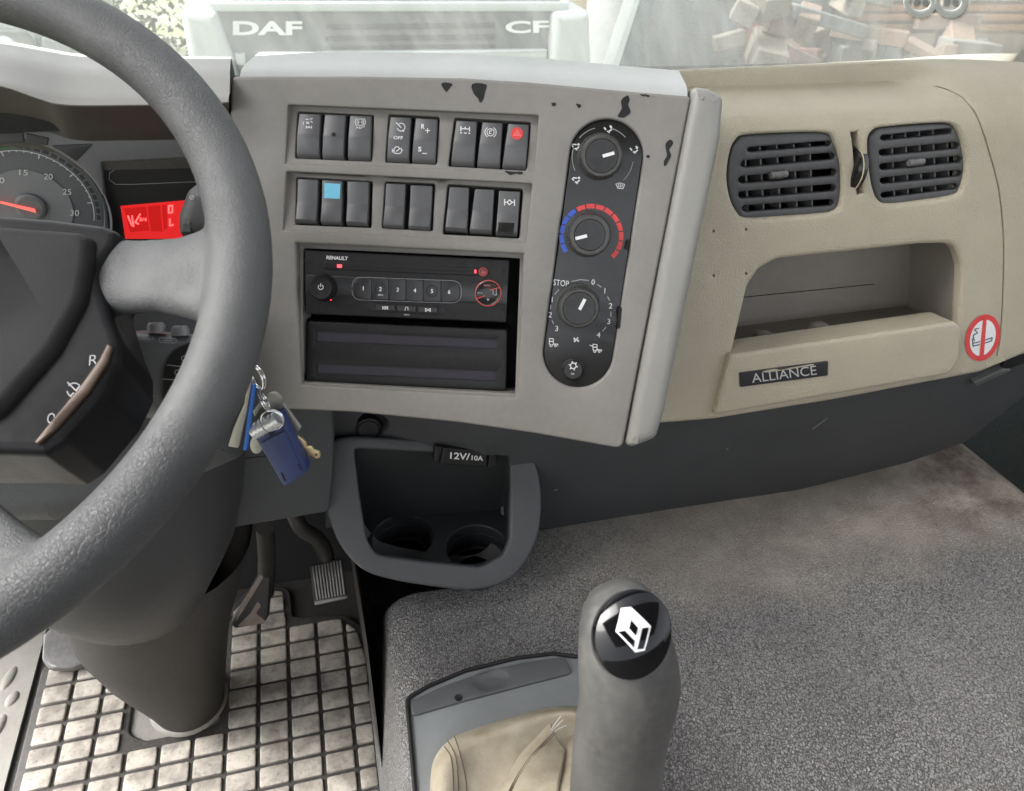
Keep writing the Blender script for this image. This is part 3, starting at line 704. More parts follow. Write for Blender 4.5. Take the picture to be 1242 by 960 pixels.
# ------------------------------------------------------------------ climate panel
hvac = thing('climate_control_panel', CON.px(700, 470, 0), 'black upright climate control panel with three rotary knobs, right of the radio', 'control panel')
prism('panel_plate', CON, stadium(44.5, 43), -.02, -.003, .002, M['gloss'], hvac, seg=.006)
HW = -.0026
M['knob'] = plastic('rubbed_black_knob', (.018, .018, .019), .38, 1500, .1, .0002, .1, .2, (.08, .08, .08))
M['knobring'] = plastic('worn_knob_ring', (.045, .045, .043), .36, 1500, .1, .0002, .1, .3, (.12, .12, .11))
def hknob(fc, ro, rf, ptr, pang, which):
    k = CON.scale(*fc, .012); c = CON.px(fc[0], fc[1], .015) ; c = c - CON.N * (.015 - HW)
    H = .015 - HW; kk = k
    prof = [(ro * 1.07 * kk, 0), (ro * 1.07 * kk, .0015), (ro * 1.0 * kk, .003), (ro * .97 * kk, H - .003), (ro * .93 * kk, H - .0012), (ro * .88 * kk, H), ((rf + .8) * kk, H + .0002), (rf * kk, H - .0007), ((rf - .8) * kk, H + .0001), (rf * .6 * kk, H - .0004), (0, H - .0006)]
    o = lathe('rotary_knob', c, CON.N, prof, M['knobring'], hvac, 48); o['label'] = which
    # ribbed grip skirt
    mb = MB()
    for j in range(40):
        t = 2 * pi * j / 40; d = CON.A * cos(t) + CON.B * sin(t); s_ = CON.A * -sin(t) + CON.B * cos(t)
        mb.box(c + d * (ro * .985 * kk) + CON.N * (H * .5 + .0005), .0008, .0009, H * .6, d, s_)
    mb.build('grip_ribs', M['knob'], o)
    disc = lathe('knob_face', c + CON.N * (H - .0006), CON.N, [((rf - .9) * kk, 0), ((rf - 1.2) * kk, .0007), (rf * .5 * kk, .0005), (0, .0003)], M['knob'], o, 40)
    L = 12.5; d = Vector((cos(radians(pang)), -sin(radians(pang)))); a = Vector(ptr) - d * L / 2; b_ = Vector(ptr) + d * L / 2
    flat('pointer', CON, ribbon([tuple(a), tuple(b_)], 4.0), .0158, M['white'], o)
hknob((730, 189.5), 26.5, 19.5, (738, 187.7), 16, 'top knob of three, with air direction symbols round it')
hknob((715.5, 285.5), 26.5, 18.5, (705, 288), 14, 'middle knob of three, inside the blue and red temperature arc')
hknob((702.5, 374.5), 25.5, 19.5, (706.2, 369.5), 63, 'lowest knob of three, with STOP and fan speed numbers round it')
def seg_arc(cx, cy, r0, r1, a0, a1):
    n = 4; o = [(cx + r1 * cos(radians(a0 + (a1 - a0) * k / n)), cy - r1 * sin(radians(a0 + (a1 - a0) * k / n))) for k in range(n + 1)]
    return o + [(cx + r0 * cos(radians(a1 + (a0 - a1) * k / n)), cy - r0 * sin(radians(a1 + (a0 - a1) * k / n))) for k in range(n + 1)]
c0 = (717.2, 286.5)
for i in range(5): flat('cold_mark', CON, [seg_arc(*c0, 33.4, 39, 212 - i * 18.4, 212 - i * 18.4 - 16)], HW, M['blue_print'], hvac)
for i in range(9): flat('hot_mark', CON, [seg_arc(*c0, 33.4, 39, 118 - i * 18.4, 118 - i * 18.4 - 16)], HW, M['red_print'], hvac)
for a0, a1 in ((162, 205), (105, 140), (42, 74), (-48, -8)): marks('dial_line', CON, [[(731 + 37 * cos(radians(a0 + (a1 - a0) * k / 8)), 191.5 - 37 * sin(radians(a0 + (a1 - a0) * k / 8))) for k in range(9)]], .8, HW, M['grey_print'], hvac)
seat = [[(-.5, -.5), (-.3, -.3)], [(-.35, -.1), (-.1, .45), (.3, .35), (.5, .75)], [(.55, -.5), (.75, -.35)]]
for c_, ex in (((737.5, 157), 0), ((698, 178), 1), ((769, 182), 2), ((698.6, 218.6), 3)):
    marks('airflow_icon', CON, stroke3([[(-1, -.4), (-.6, .1)], [(-.2, .55), (.3, .6), (.9, .1)], [(.2, .6), (.3, .9)]] + ([[(-.7, -.6), (.2, -.5)]] if ex % 2 else [[(.5, -.9), (.9, -.7)]]), c_, 4.6), 1.6, HW, M['white'], hvac, [ell(c_[0] + 3.6, c_[1] - 2.6, 1.5, 1.5, n=10)])
marks('demist_icon', CON, [[(747, 223.5), (752, 222.3), (757.6, 224), (755.6, 229), (749.4, 228.6), (747, 223.5)], [(750, 224), (750.5, 227)], [(752.4, 224), (752.4, 227.4)], [(754.6, 224.4), (754.4, 227)]], 1.1, HW, M['white'], hvac)
text('lettering', CON, 'STOP', (680.6, 343.6), 7.2, M['white'], hvac, HW, 18.6, 6, -.005)
for ch, c_ in (('0', (719.4, 342.3)), ('1', (733.6, 353)), ('2', (740.6, 371.2)), ('3', (738.4, 390.2)), ('4', (726, 406.4)), ('1', (669.8, 363.6)), ('2', (667.4, 382)), ('3', (675.2, 398.8))):
    text('numeral', CON, ch, c_, 6.4, M['white'], hvac, HW, None, 5)
marks('dial_line', CON, [[(693.5, 341.6), (704, 339.4), (714, 340.4)], [(724.6, 345.4), (729.4, 348.6)], [(737, 360.4), (739.2, 364.4)], [(741, 378.6), (741, 384)], [(735, 397), (731, 402)], [(677.6, 351.4), (673, 357.4)], [(668, 370), (667.6, 375)], [(669.6, 389), (671.6, 393)]], 1.1, HW, M['grey_print'], hvac)
marks('fan_icon', CON, stroke3([[(-.8, -.6), (.8, .6)], [(-.7, .7), (.6, -.8)], [(-.9, -.2), (-.2, -.1)], [(.2, .1), (.9, .3)]], (699, 412.4), 3.4), 1.5, HW, M['white'], hvac)
for s_, c_ in ((1, (670.6, 415.6)), (-1, (723.6, 422.6))):
    marks('truck_icon', CON, stroke3([[(-.8, -.9), (.1, -.8), (.1, .5), (-.8, .45), (-.8, -.9)], [(-.7, -.25), (.1, -.2)], [(.2, .35), (1.1, .4), (1.1, .7)], arc(-.4, .7, .25, 0, 360, 8), arc(.6, .75, .2, 0, 360, 8)] + ([] if s_ > 0 else [[(-1.5, -.7), (-.8, -.4)]]), c_, 5.4), .9, HW, M['white'], hvac)
# snowflake push button
k = CON.scale(695, 448); c = CON.px(695, 448.5, HW)
o = lathe('push_button', c, CON.N, [(13.6 * k, 0), (13.6 * k, .0006), (12.8 * k, .0012), (12.2 * k, .0004), (11.6 * k, .0022), (10.6 * k, .003), (0, .0030)], M['knob'], hvac, 36)
marks('snowflake_icon', CON, [arc(695.3, 444, 3.4, 0, 360, 12)] + [[(695.3 + 3.4 * cos(radians(a)), 444 + 3.4 * sin(radians(a))), (695.3 + 5.4 * cos(radians(a)), 444 + 5.4 * sin(radians(a)))] for a in range(15, 375, 60)], 1.3, .0008, M['white'], o)
flat('button_lamp', CON, [[(692.6, 452.4), (696.6, 452.8), (696.4, 455), (692.4, 454.6)]], .0008, M['grey_print'], o)
# ================================================================== passenger dashboard
_O = P(1030, 250, .80); q2 = sqrt(.5)
_pa = [(-.0744, -.35), (0, 0), (.0140, .066), (.0180, .0755), (.026, .083), (.037, .0872), (.05, .0885), (.113, .0895), (.1165, .0905), (.1195, .104), (.1215, .1072), (.127, .1088), (.20, .1115)]
_pb = [(-.0744, -.35), (0, 0), (.0140, .066), (.0185, .0785), (.029, .0915), (.046, .1000), (.07, .1045), (.10, .1072), (.1165, .1080), (.1195, .1082), (.1215, .1083), (.127, .1088), (.20, .1115)]
def _tab(p): return np.array([(y + z) * q2 for y, z in p]), np.array([(z - y) * q2 for y, z in p])
_ta, _tb = _tab(_pa), _tab(_pb)
def pas_h(a, b):
    def sm(T): return sum(float(np.interp(b + d, *T)) for d in (-.002, -.001, 0, .001, .002)) / 5
    k = sstep(.085, .165, a)
    h = sm(_ta) * (1 - k) + sm(_tb) * k
    return h - .35 * max(0, a - .13) ** 2
PAS = surf_ext(Surf(_O, (1, 0, 0), (0, 1, 1), pas_h), (0, -cos(radians(12)), sin(radians(12))))
pas = thing('passenger_dashboard', PAS.px(1010, 480), 'beige grained passenger dashboard with two air vents and an open pocket', 'dashboard')
LV = [(890, 183), (897, 170), (906, 166), (952, 163.5), (1000, 163), (1011, 170), (1018, 190), (1020.5, 210), (1019, 243), (1011, 256), (990, 259.5), (950, 262.5), (908, 264.5), (897, 258), (889, 240), (885.5, 213)]
RV = [(1056.5, 172), (1062, 160), (1073, 156.5), (1120, 152.5), (1152, 152), (1163, 160), (1169, 180), (1171, 203), (1166, 226), (1157, 236.5), (1120, 243), (1082, 247.5), (1069, 244), (1062, 228), (1058, 202)]
LVs, RVs = spline(LV, 4, True), spline(RV, 4, True)
pocket = rpoly([(886.5, 433), (906.5, 347), (921, 325), (944, 312), (1118, 294), (1160, 293), (1168, 322), (1167, 345), (1163, 396)], [2, 30, 20, 30, 60, 20, 20, 30, 2], 6)
thumb = rpoly([(1029, 158), (1044, 156), (1051, 237), (1038, 242)], 4)
seam = [(1127, 105), (1143, 107.5), (1158, 114), (1170, 122.5), (1183, 140), (1191, 160), (1198, 183), (1206, 211), (1211, 234), (1215, 270), (1216.5, 302), (1216, 340), (1214.6, 377), (1212, 408), (1208, 434)]
ss = spline(seam, 4); gl = [(u - .2, v + .1) for u, v in ss]; gr = [(u + 2.7, v - 1.0) for u, v in reversed(ss[2:])]
outp = rpoly([(800, 93), (900, 87), (1000, 81.5), (1110, 74), (1242, 67.5), (1330, 64), (1330, 408), (1241, 426), (1191, 447), (1150, 455), (1013, 480.6), (868, 503.8), (790, 510), (790, 490), (845, 125), (810, 110)], [0, 20, 20, 20, 20, 0, 0, 20, 30, 30, 30, 30, 0, 0, 10, 0])
holes = [(grow(LVs, 8), fil(.005, .02, 5)), (grow(RVs, 7.5), fil(.005, .02, 5)), (grow(pocket, 4), fil(.005, .012, 5)), (thumb, fil(.003, .014)), (gl + gr, fil(.0006, .006, 2))]
for c in ((865.8, 280.6), (905, 278.8), (865.8, 334.7), (905, 332.2)): holes.append((ell(*c, 1.8, 2.4, n=10), fil(.0003, .004, 2)))
shell = panel('shell', PAS, outp, holes, M['beige'], pas, 0, .009, fil(.005, .012), .006, smooth=60)
for c in ((865.8, 280.6), (905, 278.8), (865.8, 334.7), (905, 332.2)):
    flat('screw_hole', PAS, [ell(*c, 2.4, 3, n=10)], -.004, M['hole'], pas)
flat('seam_shadow', PAS, [gl + gr], -.006, M['hole'], pas)
# pocket liner behind the opening
m = MB(); L = [PAS.ab(u, v, 0) for u, v in pocket]
if area(L) < 0: L.reverse()
L = resample(L, .008)
m.loft([[PAS.at(a, b, dw) for a, b in offset(L, away)] for away, dw in ((.0005, -.0105), (-.001, -.02), (-.003, -.09))], True)
Lb = offset(L, -.004); vo, fo = cdt([Lb], .02); m.add([PAS.at(a, b, -.0895) for a, b in vo], fo)
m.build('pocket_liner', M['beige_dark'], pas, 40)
marks('liner_seam', PAS, [[(880, 363), (1060, 345)], [(880, 405), (1055, 385)]], .9, -.0885, M['hole'], pas)
# small grips inside the pocket
for c, s_ in (((925, 425), .016), ((992, 414), .018)):
    p = PAS.px(c[0], c[1], -.04) + Vector((0, 0, .012)); mb = MB()
    rs = [[p + Vector((s_ * .8 * k * cos(t), .022 * sin(t) * k, z)) for t in [2 * pi * j / 18 for j in range(18)]] for k, z in ((1, -.04), (1, -.004), (.9, .004), (.6, .009), (.2, .0105))]
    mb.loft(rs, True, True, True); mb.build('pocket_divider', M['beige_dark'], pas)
# hinged lid lip under the pocket
lid = rpoly([(886, 431), (1160, 391), (1166.5, 399), (1164, 438), (1151, 455.5), (867.5, 504.5)], [6, 8, 8, 14, 14, 4], 5)
lidp = prism('pocket_lid', PAS, lid, -.03, .009, .0045, M['beige'], pas, seg=.01, n=5, grid=.012, smooth=60)
# badge
bq = [(897, 452.5), (1004.6, 438.3), (1004.2, 456), (898, 470)]
bd = prism('badge_plate', PAS, rpoly(bq, 1.5), .006, .0105, .0006, plain('worn_black_badge', (.02, .02, .022), .35, var=.4), lidp, flare=0)
text('lettering', PAS, 'ALLIANCE', (951, 454.2), 11.2, plain('badge_silver', (.62, .62, .62), .35, .5), bd, .0109, 79, -7.4, .0)
flat('badge_wear', PAS, [spline([(925, 450.6), (940, 447.6), (946, 449), (960, 446), (972, 444), (985, 441.8), (986, 443.4), (968, 446.4), (955, 448.6), (940, 450.8), (930, 452)], 3, True)], .0109, M['beige'], bd)
# air vents: moulded ring, four slats, upright vanes behind, thumb tab
def vent(loop, slots, tab, vanes, lab):
    V = offset([PAS.ab(u, v, -.006) for u, v in loop], 0)
    inner = grow(loop, -.5)
    def halves(s):
        xl, yl_, xr, yr, hh = s; n = 6
        hh += .9; d = Vector((xr - xl, yr - yl_)); d.normalize(); nn = Vector((-d.y, d.x))      # nn points down
        a, b = Vector((xl, yl_)) + d * hh, Vector((xr, yr)) - d * hh
        top = [tuple(a - d * (hh * cos(t)) - nn * (hh * sin(t))) for t in [pi / 2 * k / n for k in range(n + 1)]] + [tuple(b + d * (hh * sin(t)) - nn * (hh * cos(t))) for t in [pi / 2 * k / n for k in range(n + 1)]]
        bot = [tuple(a - d * (hh * cos(t)) + nn * (hh * sin(t))) for t in [pi / 2 * k / n for k in range(n + 1)]] + [tuple(b + d * (hh * sin(t)) + nn * (hh * cos(t))) for t in [pi / 2 * k / n for k in range(n + 1)]]
        return top, bot
    H = [halves(s) for s in slots]
    hull = H[0][0] + [H[i][j][-1] for i in range(1, 5) for j in (0,)] + list(reversed(H[4][1])) + [H[i][0][0] for i in (3, 2, 1)]
    o = panel('air_vent', PAS, inner, [(hull, fil(.0012, .006, 3))], M['vent'], pas, -.006, .014, fil(.003, .016, 4), .006)
    o['label'] = lab
    for i in range(4):
        poly = H[i][1] + list(reversed(H[i + 1][0]))
        panel('slat', PAS, poly, [], M['vent'], o, -.0058, None, fil(.0012, .008, 3), .02)
    for (u0, v0, u1, v1) in vanes:
        a, b = PAS.px(u0, v0, -.013), PAS.px(u1, v1, -.013); mb = MB(); d = (b - a); Z = PAS.E
        mb.box((a + b) / 2 - Z * .012, d.length, .0016, .022, d, d.cross(Z)); mb.build('vane', M['vane'], o)
    u, v, an = tab; mb = MB(); c = PAS.px(u, v, .0); d = (PAS.px(u + 10, v - 10 * an, 0) - PAS.px(u, v, 0)).normalized(); n2 = PAS.E.cross(d)
    mb.tube([c - d * .009 - PAS.E * .003, c + d * .009 - PAS.E * .003], .0032, 12)
    for j in range(-3, 4): mb.ring(c + d * (.0025 * j) - PAS.E * .003, PAS.E, n2, .0033, .0006, 14, 5)
    mb.build('thumb_tab', M['tab'], o)
    lp = [PAS.ab(p[0], p[1], -.03) for p in loop]
    if area(lp) < 0: lp.reverse()
    mb = MB(); mb.loft([[PAS.at(a, b, -.012) for a, b in offset(lp, .004)], [PAS.at(a, b, -.06) for a, b in offset(lp, .004)]], True)
    vo, fo = cdt([offset(lp, .004)]); mb.add([PAS.at(a, b, -.06) for a, b in vo], fo); mb.build('duct', M['hole'], o)
M['vent'] = plastic('vent_dark_grey', (.05, .05, .052), .38, 1500, .1, .0002, .08, .2, (.13, .13, .13))
M['vane'] = plain('vent_vane_grey', (.13, .13, .13), .5)
M['tab'] = plain('vent_tab_grey', (.14, .14, .14), .35)
def sl(x0, y0, x1, y1, h): return (860 + x0 / 3.251, 60 + y0 / 3.251, 860 + x1 / 3.251, 60 + y1 / 3.251, h)
vent(LVs, [sl(147, 398, 487, 370, 3.9), sl(120, 455, 502, 420, 5.2), sl(112, 517, 508, 484, 5.4), sl(112, 577, 505, 545, 5.2), sl(127, 630, 496, 603, 4.8)], (946.5, 212.8, .1),
     [(880 + a / 7.68, 150 + b / 7.68, 880 + c / 7.68, 150 + d / 7.68) for a, b, c, d in ((190, 330, 215, 830), (325, 220, 362, 830), (482, 200, 515, 810), (640, 195, 672, 800), (790, 190, 815, 790))], 'left-hand oval air vent with its tab centred')
vent(RVs, [sl(672, 352, 964, 322, 4.2), sl(667, 410, 992, 378, 4.9), sl(669, 466, 1002, 432, 4.9), sl(671, 521, 1002, 487, 4.7), sl(674, 578, 988, 538, 4.3)], (1113.5, 197.6, .12),
     [(1082 + i * 16.8, 158 - i * 1.6, 1086 + i * 16.6, 244 - i * 2.4) for i in range(5)], 'right-hand oval air vent beside the dashboard seam')
# thumbwheel between the vents
flat('wheel_well', PAS, [thumb], -.013, M['hole'], pas)
c = PAS.px(1027, 204, -.0185); ax = Vector((1, 0, -.08)).normalized()
tw = lathe('thumbwheel', c - ax * .0050, ax, [(.020, -.002), (.0245, .0), (.025, .003), (.0252, .0058), (.025, .0085), (.0245, .0116), (.020, .0132)], M['gloss'], pas, 48)
mb = MB(); mb.ring(c + ax * .001, (0, 0, 1), (0, 1, 0), .0252, .0008, 48, 6); mb.build('grip_line', plain('thumbwheel_mark', (.45, .4, .25), .4), tw)
# sticker
ns = ell(1192, 410, 20.5, 29, 17, 40)
stick = flat('no_smoking_sticker', PAS, [ns], .0008, M['red_print'], None)
tag(stick, 'round red and white no-smoking sticker on the beige dash end', 'sticker')
flat('white_field', PAS, [ell(1192, 410, 15, 22.5, 17, 36)], .0012, M['white'], stick)
flat('red_bar', PAS, [[(1192.5, 385), (1197, 384), (1193, 436), (1187.5, 436)]], .0016, M['red_print'], stick)
ink = plain('dark_blue_ink', (.02, .02, .06), .5)
marks('cigarette_print', PAS, [[(1181, 416.6), (1188.4, 414.6)], [(1180.4, 420.2), (1188, 418.2)], [(1195, 412.6), (1203.6, 409.8), (1202.8, 413.6), (1194.6, 416.4)], spline([(1182, 414), (1180.6, 407), (1185.6, 404), (1182, 400), (1187, 398.6)], 4), spline([(1179.6, 411), (1180.4, 421)], 2)], 1.1, .0016, ink, stick)
text('lettering', PAS, '24V/10A', (1207, 439.4), 5, plain('cream_print', (.6, .56, .4), .5), pas, .0006, 24, -20, 0, .2)

# ================================================================== lower dashboard
_l0 = Vector((.5, .617, .64)); _l1 = Vector((.5, .668, .40))
def low_h(a, b): return -.055 * sstep(-.30, -.52, a) - .12 * max(0, a - .30) ** 2 - .006 * cos(b * 14)
LOW = Surf(_l0, (1, 0, 0), _l0 - _l1, low_h)
low = thing('lower_dashboard', LOW.px(800, 640), 'charcoal grained lower dashboard panel between console and carpet', 'dashboard')
cupo = rpoly([(425, 540), (524, 545), (622, 550), (623, 600), (622, 655), (613, 677), (584, 692), (520, 686), (453, 677), (441, 656), (432, 600)], [10, 0, 8, 30, 20, 20, 25, 40, 25, 20, 40], 6)
cupb = rpoly([(427, 541), (621, 551), (623, 600), (622, 640), (440, 640), (432, 600)], [10, 8, 10, 4, 4, 10], 4)
lo = rpoly([(300, 470), (430, 480), (700, 500), (800, 480), (1013, 462), (1191, 430), (1300, 400), (1300, 440), (1240, 482), (1190, 521), (1170, 536), (1100, 561), (900, 611), (700, 649), (640, 660), (450, 685), (430, 620), (402, 560), (330, 560)], 0)
sock = rpoly([(428, 512), (438, 501), (452, 499), (468, 504), (476, 514), (474, 524), (464, 532), (440, 532)], 6)
panel('kick_panel', LOW, lo, [(cupb, fil(.003, .01, 4)), (sock, fil(.004, .014, 5))], M['dark'], low, 0, .03, fil(.004, .02), .012, smooth=60)
# plugged lighter socket
c = LOW.px(447, 521, .0); Nn = (LOW.N + Vector((0, -.2, .35))).normalized(); k = LOW.scale(445, 523)
flat('socket_well', LOW, [ell(452, 516, 30, 22, 10)], -.013, M['hole'], low)
so_ = lathe('lighter_plug', c - Nn * .016, Nn, [(16 * k, 0), (16 * k, .012), (15 * k, .016), (13.2 * k, .017), (12.6 * k, .0155), (12 * k, .0172), (0, .0168)], M['black'], low, 36)
# glovebox-side power outlet at the far right
prism('power_outlet', LOW, [(1220, 437), (1262, 418), (1258, 436), (1214, 452)], -.01, .006, .003, M['black'], low)
prism('outlet_ledge', LOW, rpoly([(1181, 465), (1217, 448.5), (1230, 449), (1184, 470)], 1.5), -.01, .008, .003, plastic('ledge_grey', (.1, .1, .1), .45), low)
for p in ([(672, 594), (677, 593), (676, 595.4), (671, 596)], [(985, 520), (1003, 507), (1004, 508), (986, 521.6)], [(880, 545), (884, 543), (883, 546)]): flat('scratch', LOW, [p], .0006, plain('scratch_grey', (.16, .16, .16), .6), low)

# cup holder tray
M['well'] = plastic('well_shaded_charcoal', (.022, .023, .025), .5, 900, .3, .0004, .1, .06, (.06, .06, .06), .35)  # darker copy of the tray plastic, shade of the inside in its colour
_c0 = LOW.px(524, 545, .002); _d0 = (_c0 - CAM).dot(fwd); _c1 = P(520, 700, _d0 - .005)
RIM = Surf(_c0, (1, 0, 0), _c0 - _c1)
cup = thing('cup_holder', RIM.px(540, 712), 'dark grey moulded cup holder tray with two wells under the radio', 'cup holder')
rimo = rpoly([(397, 585), (404, 548), (420, 532), (628, 543), (646, 566), (654, 612), (648, 652), (628, 690), (584, 712), (520, 707), (467, 698), (438, 686), (415, 660), (402, 622)], [10, 10, 10, 20, 30, 20, 20, 22, 30, 60, 30, 20, 20, 20], 6)
rimo = spline([(397, 600), (399, 572), (404, 550), (420, 534), (524, 538), (626, 544), (645, 562), (652, 590), (653, 622), (647, 655), (629, 688), (604, 706), (570, 712), (520, 707), (470, 698), (440, 686), (417, 660), (404, 630)], 4, True)
# lower U of the rim stands proud of the kick panel
rimU = [p for p in rimo]
mU = panel('x', RIM, rimU, [(cupo, fil(.0035, .010, 4))], None, None, 0, None, fil(.004, .004, 4), .01, mb=MB())
Lr = [RIM.ab(u, v, 0) for u, v in rimU]
if area(Lr) < 0: Lr.reverse()
Lr = resample(Lr, .01); A0 = [RIM.at(a, b, -.004) for a, b in offset(Lr, -.004)]
dn = Vector((0, .036, -.036))
mU.loft([A0, [p + dn * .35 + Vector((0, .004, 0)) for p in A0], [p + dn for p in [RIM.at(a, b, -.004) for a, b in offset(Lr, .004)]], [p + dn * 1.3 for p in [RIM.at(a, b, -.01) for a, b in offset(Lr, .03)]]], True)
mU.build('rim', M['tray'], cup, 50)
# inside: walls down to a level deck with two wells
Li = [RIM.ab(u, v, 0) for u, v in cupo]
if area(Li) < 0: Li.reverse()
Li = resample(Li, .008)
zd = P(488, 651, _d0 + .055).z
top = [RIM.at(a, b, -.008) for a, b in offset(Li, .0034)]
DK = Surf((P(535, 655, _d0 + .055).x, P(535, 655, _d0 + .055).y, zd), (1, 0, 0), (0, 1, 0))
deck = rpoly([(.0 + x, y) for x, y in ((-.105, -.052), (.095, -.052), (.098, .045), (-.10, .045))], [.03, .03, .01, .01], 6)
zb = zd
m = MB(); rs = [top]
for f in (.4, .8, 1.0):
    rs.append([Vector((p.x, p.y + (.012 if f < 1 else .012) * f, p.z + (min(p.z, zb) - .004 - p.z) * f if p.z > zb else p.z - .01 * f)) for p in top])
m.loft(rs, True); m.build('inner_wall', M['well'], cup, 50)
wells = [on_z(488, 652, zd), on_z(578, 664, zd)]
dl = [DK.ab(*q) for q in ((428, 585), (630, 590), (626, 655), (612, 674), (582, 687), (520, 681), (455, 672), (438, 652))]
wl = [[(c.x - DK.o.x + .0385 * cos(t), c.y - DK.o.y + .0385 * sin(t)) for t in [2 * pi * k / 40 for k in range(40)]] for c in wells]
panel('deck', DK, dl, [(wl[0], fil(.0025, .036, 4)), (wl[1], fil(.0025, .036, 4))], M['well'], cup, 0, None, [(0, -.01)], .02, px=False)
for c in wells:
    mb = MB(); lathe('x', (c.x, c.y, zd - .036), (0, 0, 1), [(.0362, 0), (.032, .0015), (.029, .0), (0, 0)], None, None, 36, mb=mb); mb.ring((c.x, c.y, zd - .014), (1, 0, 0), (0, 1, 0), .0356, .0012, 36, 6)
    mb.build('well_floor', M['black'], cup)  # black floor colour makes the wells look deep
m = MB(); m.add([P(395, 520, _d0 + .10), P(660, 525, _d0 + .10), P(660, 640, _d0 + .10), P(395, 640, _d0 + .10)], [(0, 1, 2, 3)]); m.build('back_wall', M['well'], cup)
# hinged 12 V socket cover hanging in the opening
CV = Surf(LOW.px(562, 556, .004), (1, 0, -.02), (0, .25, 1))
cv = prism('socket_cover', CV, rpoly([(538, 543), (592, 547.5), (590.6, 568), (533.5, 563.5)], 2), -.012, .004, .002, M['black'], low)
text('lettering', CV, '12V/', (558, 553.6), 8.2, M['white'], cv, .0046, 24, 4, .02)
text('lettering', CV, '10A', (579, 556), 6, M['white'], cv, .0046, 14, 4, .02)
prism('socket_bracket', CV, rpoly([(528, 541), (538, 542), (532, 565), (526, 560)], 2), -.02, .0, .002, M['black'], low)
prism('socket_bracket', CV, rpoly([(592.5, 548), (603, 549), (602, 566), (591.5, 569)], 2), -.02, .0, .002, M['black'], low)

# knee panel left of the cup holder
KN = Surf(P(330, 560, .80), (1, .12, 0), (0, .35, 1))
kn = thing('knee_panel', KN.px(330, 620), 'dark smooth knee panel behind the hanging keys under the console', 'panel')
panel('panel', KN, rpoly([(100, 480), (270, 470), (400, 478), (402, 540), (400, 580), (396, 618), (258, 641), (100, 690)], [0, 0, 0, 0, 0, 4, 10, 0]), [], M['dark'], kn, 0, None, fil(.004, .02), .03)
marks('panel_line', KN, [[(240, 566), (300, 556), (370, 548)]], 1.2, .0006, M['hole'], kn)
# ================================================================== instrument cluster
ic = thing('instrument_cluster', on_y(60, 300, .79), 'grey instrument cluster with rev counter and red display behind the steering wheel', 'instrument cluster')
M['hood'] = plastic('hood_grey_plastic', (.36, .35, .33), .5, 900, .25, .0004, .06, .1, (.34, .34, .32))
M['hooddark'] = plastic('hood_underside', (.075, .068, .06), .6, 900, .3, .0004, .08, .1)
us = [(-160, 70), (-60, 72), (0, 79), (45, 87), (87, 93.5), (150, 95), (220, 95.5), (279, 96)]
lip = [(-160, 90), (-60, 95), (0, 104), (45, 119), (78, 127), (150, 127.5), (220, 126), (277, 124)]
und = [(-160, 150), (-60, 146), (0, 140), (60, 150), (86, 169), (150, 170), (220, 169), (277, 166)]
us, lip, und = [spline(x, 5) for x in (us, lip, und)]
back = [on_y(u, v, .735) + Vector((0, .05, .006)) for u, v in us]
edge0 = [on_y(u, v, .728) for u, v in us]
def rows_between(a, b, f): return [p.lerp(q, f) for p, q in zip(a, b)]
lp = [on_y(u, v, .70) for u, v in lip]; un = [on_y(u, v, .785) for u, v in und]
m = MB(); m.loft([[p + Vector((0, .02, -.03)) for p in back], back, [p + Vector((0, .012, .003)) for p in edge0], edge0, [p + Vector((0, -.008, -.004)) for p in rows_between(edge0, lp, .25)], [p + Vector((0, -.004, 0)) for p in rows_between(edge0, lp, .7)], lp, [p + Vector((0, .003, -.002)) for p in lp]], False)
m.build('hood', M['hood'], ic, 60)
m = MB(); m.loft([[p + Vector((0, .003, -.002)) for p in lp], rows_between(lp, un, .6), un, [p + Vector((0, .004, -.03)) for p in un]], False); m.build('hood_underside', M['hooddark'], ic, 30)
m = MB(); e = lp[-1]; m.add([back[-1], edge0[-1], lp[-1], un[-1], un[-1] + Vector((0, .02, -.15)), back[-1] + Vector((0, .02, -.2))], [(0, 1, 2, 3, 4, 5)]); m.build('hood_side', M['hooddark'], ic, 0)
CLU = Surf((-.2, .785, .85), (1, 0, 0), (0, 0, 1))
M['clu'] = plastic('cluster_grey', (.17, .17, .177), .4, 900, .2, .0003, .06, .1)
cface = rpoly([(-200, 160), (-60, 150), (0, 153), (45, 158), (78, 169), (110, 172), (300, 170), (300, 330), (-200, 330)], [0, 30, 30, 30, 20, 20, 0, 0, 0])
dc = CLU.px(33, 258); dab = CLU.ab(33, 258)
def dcirc(r, n=64): return [(dab[0] + r * cos(2 * pi * k / n), dab[1] + r * sin(2 * pi * k / n)) for k in range(n)]
CL_o = [CLU.ab(*p) for p in cface]
scrn = rpoly([(120, 195), (300, 186), (300, 320), (134, 320)], 4)
panel('face', CLU, CL_o, [(dcirc(.0735), fil(.003, .02, 4)), ([CLU.ab(*p) for p in scrn], fil(.002, .008, 3))], M['clu'], ic, 0, None, fil(.003, .02), .02, px=False)
dial_black = plain('dial_face_grey', (.13, .135, .145), .4); dial_in = plain('dial_inner_grey', (.22, .225, .235), .4)
dial = lathe('rev_counter', dc + Vector((0, .02, 0)), (0, -1, 0), [(.078, 0), (.0735, .0), (.070, .004), (.0675, .012), (.066, .012), (.064, .0045), (.0, .004)], dial_black, ic, 72)
lathe('inner_disc', dc + Vector((0, .0155, 0)), (0, -1, 0), [(.037, 0), (.0365, .0008), (0, .0008)], dial_in, dial, 56)
DL = Surf(dc + Vector((0, .0155, 0)), (1, 0, 0), (0, 0, 1))
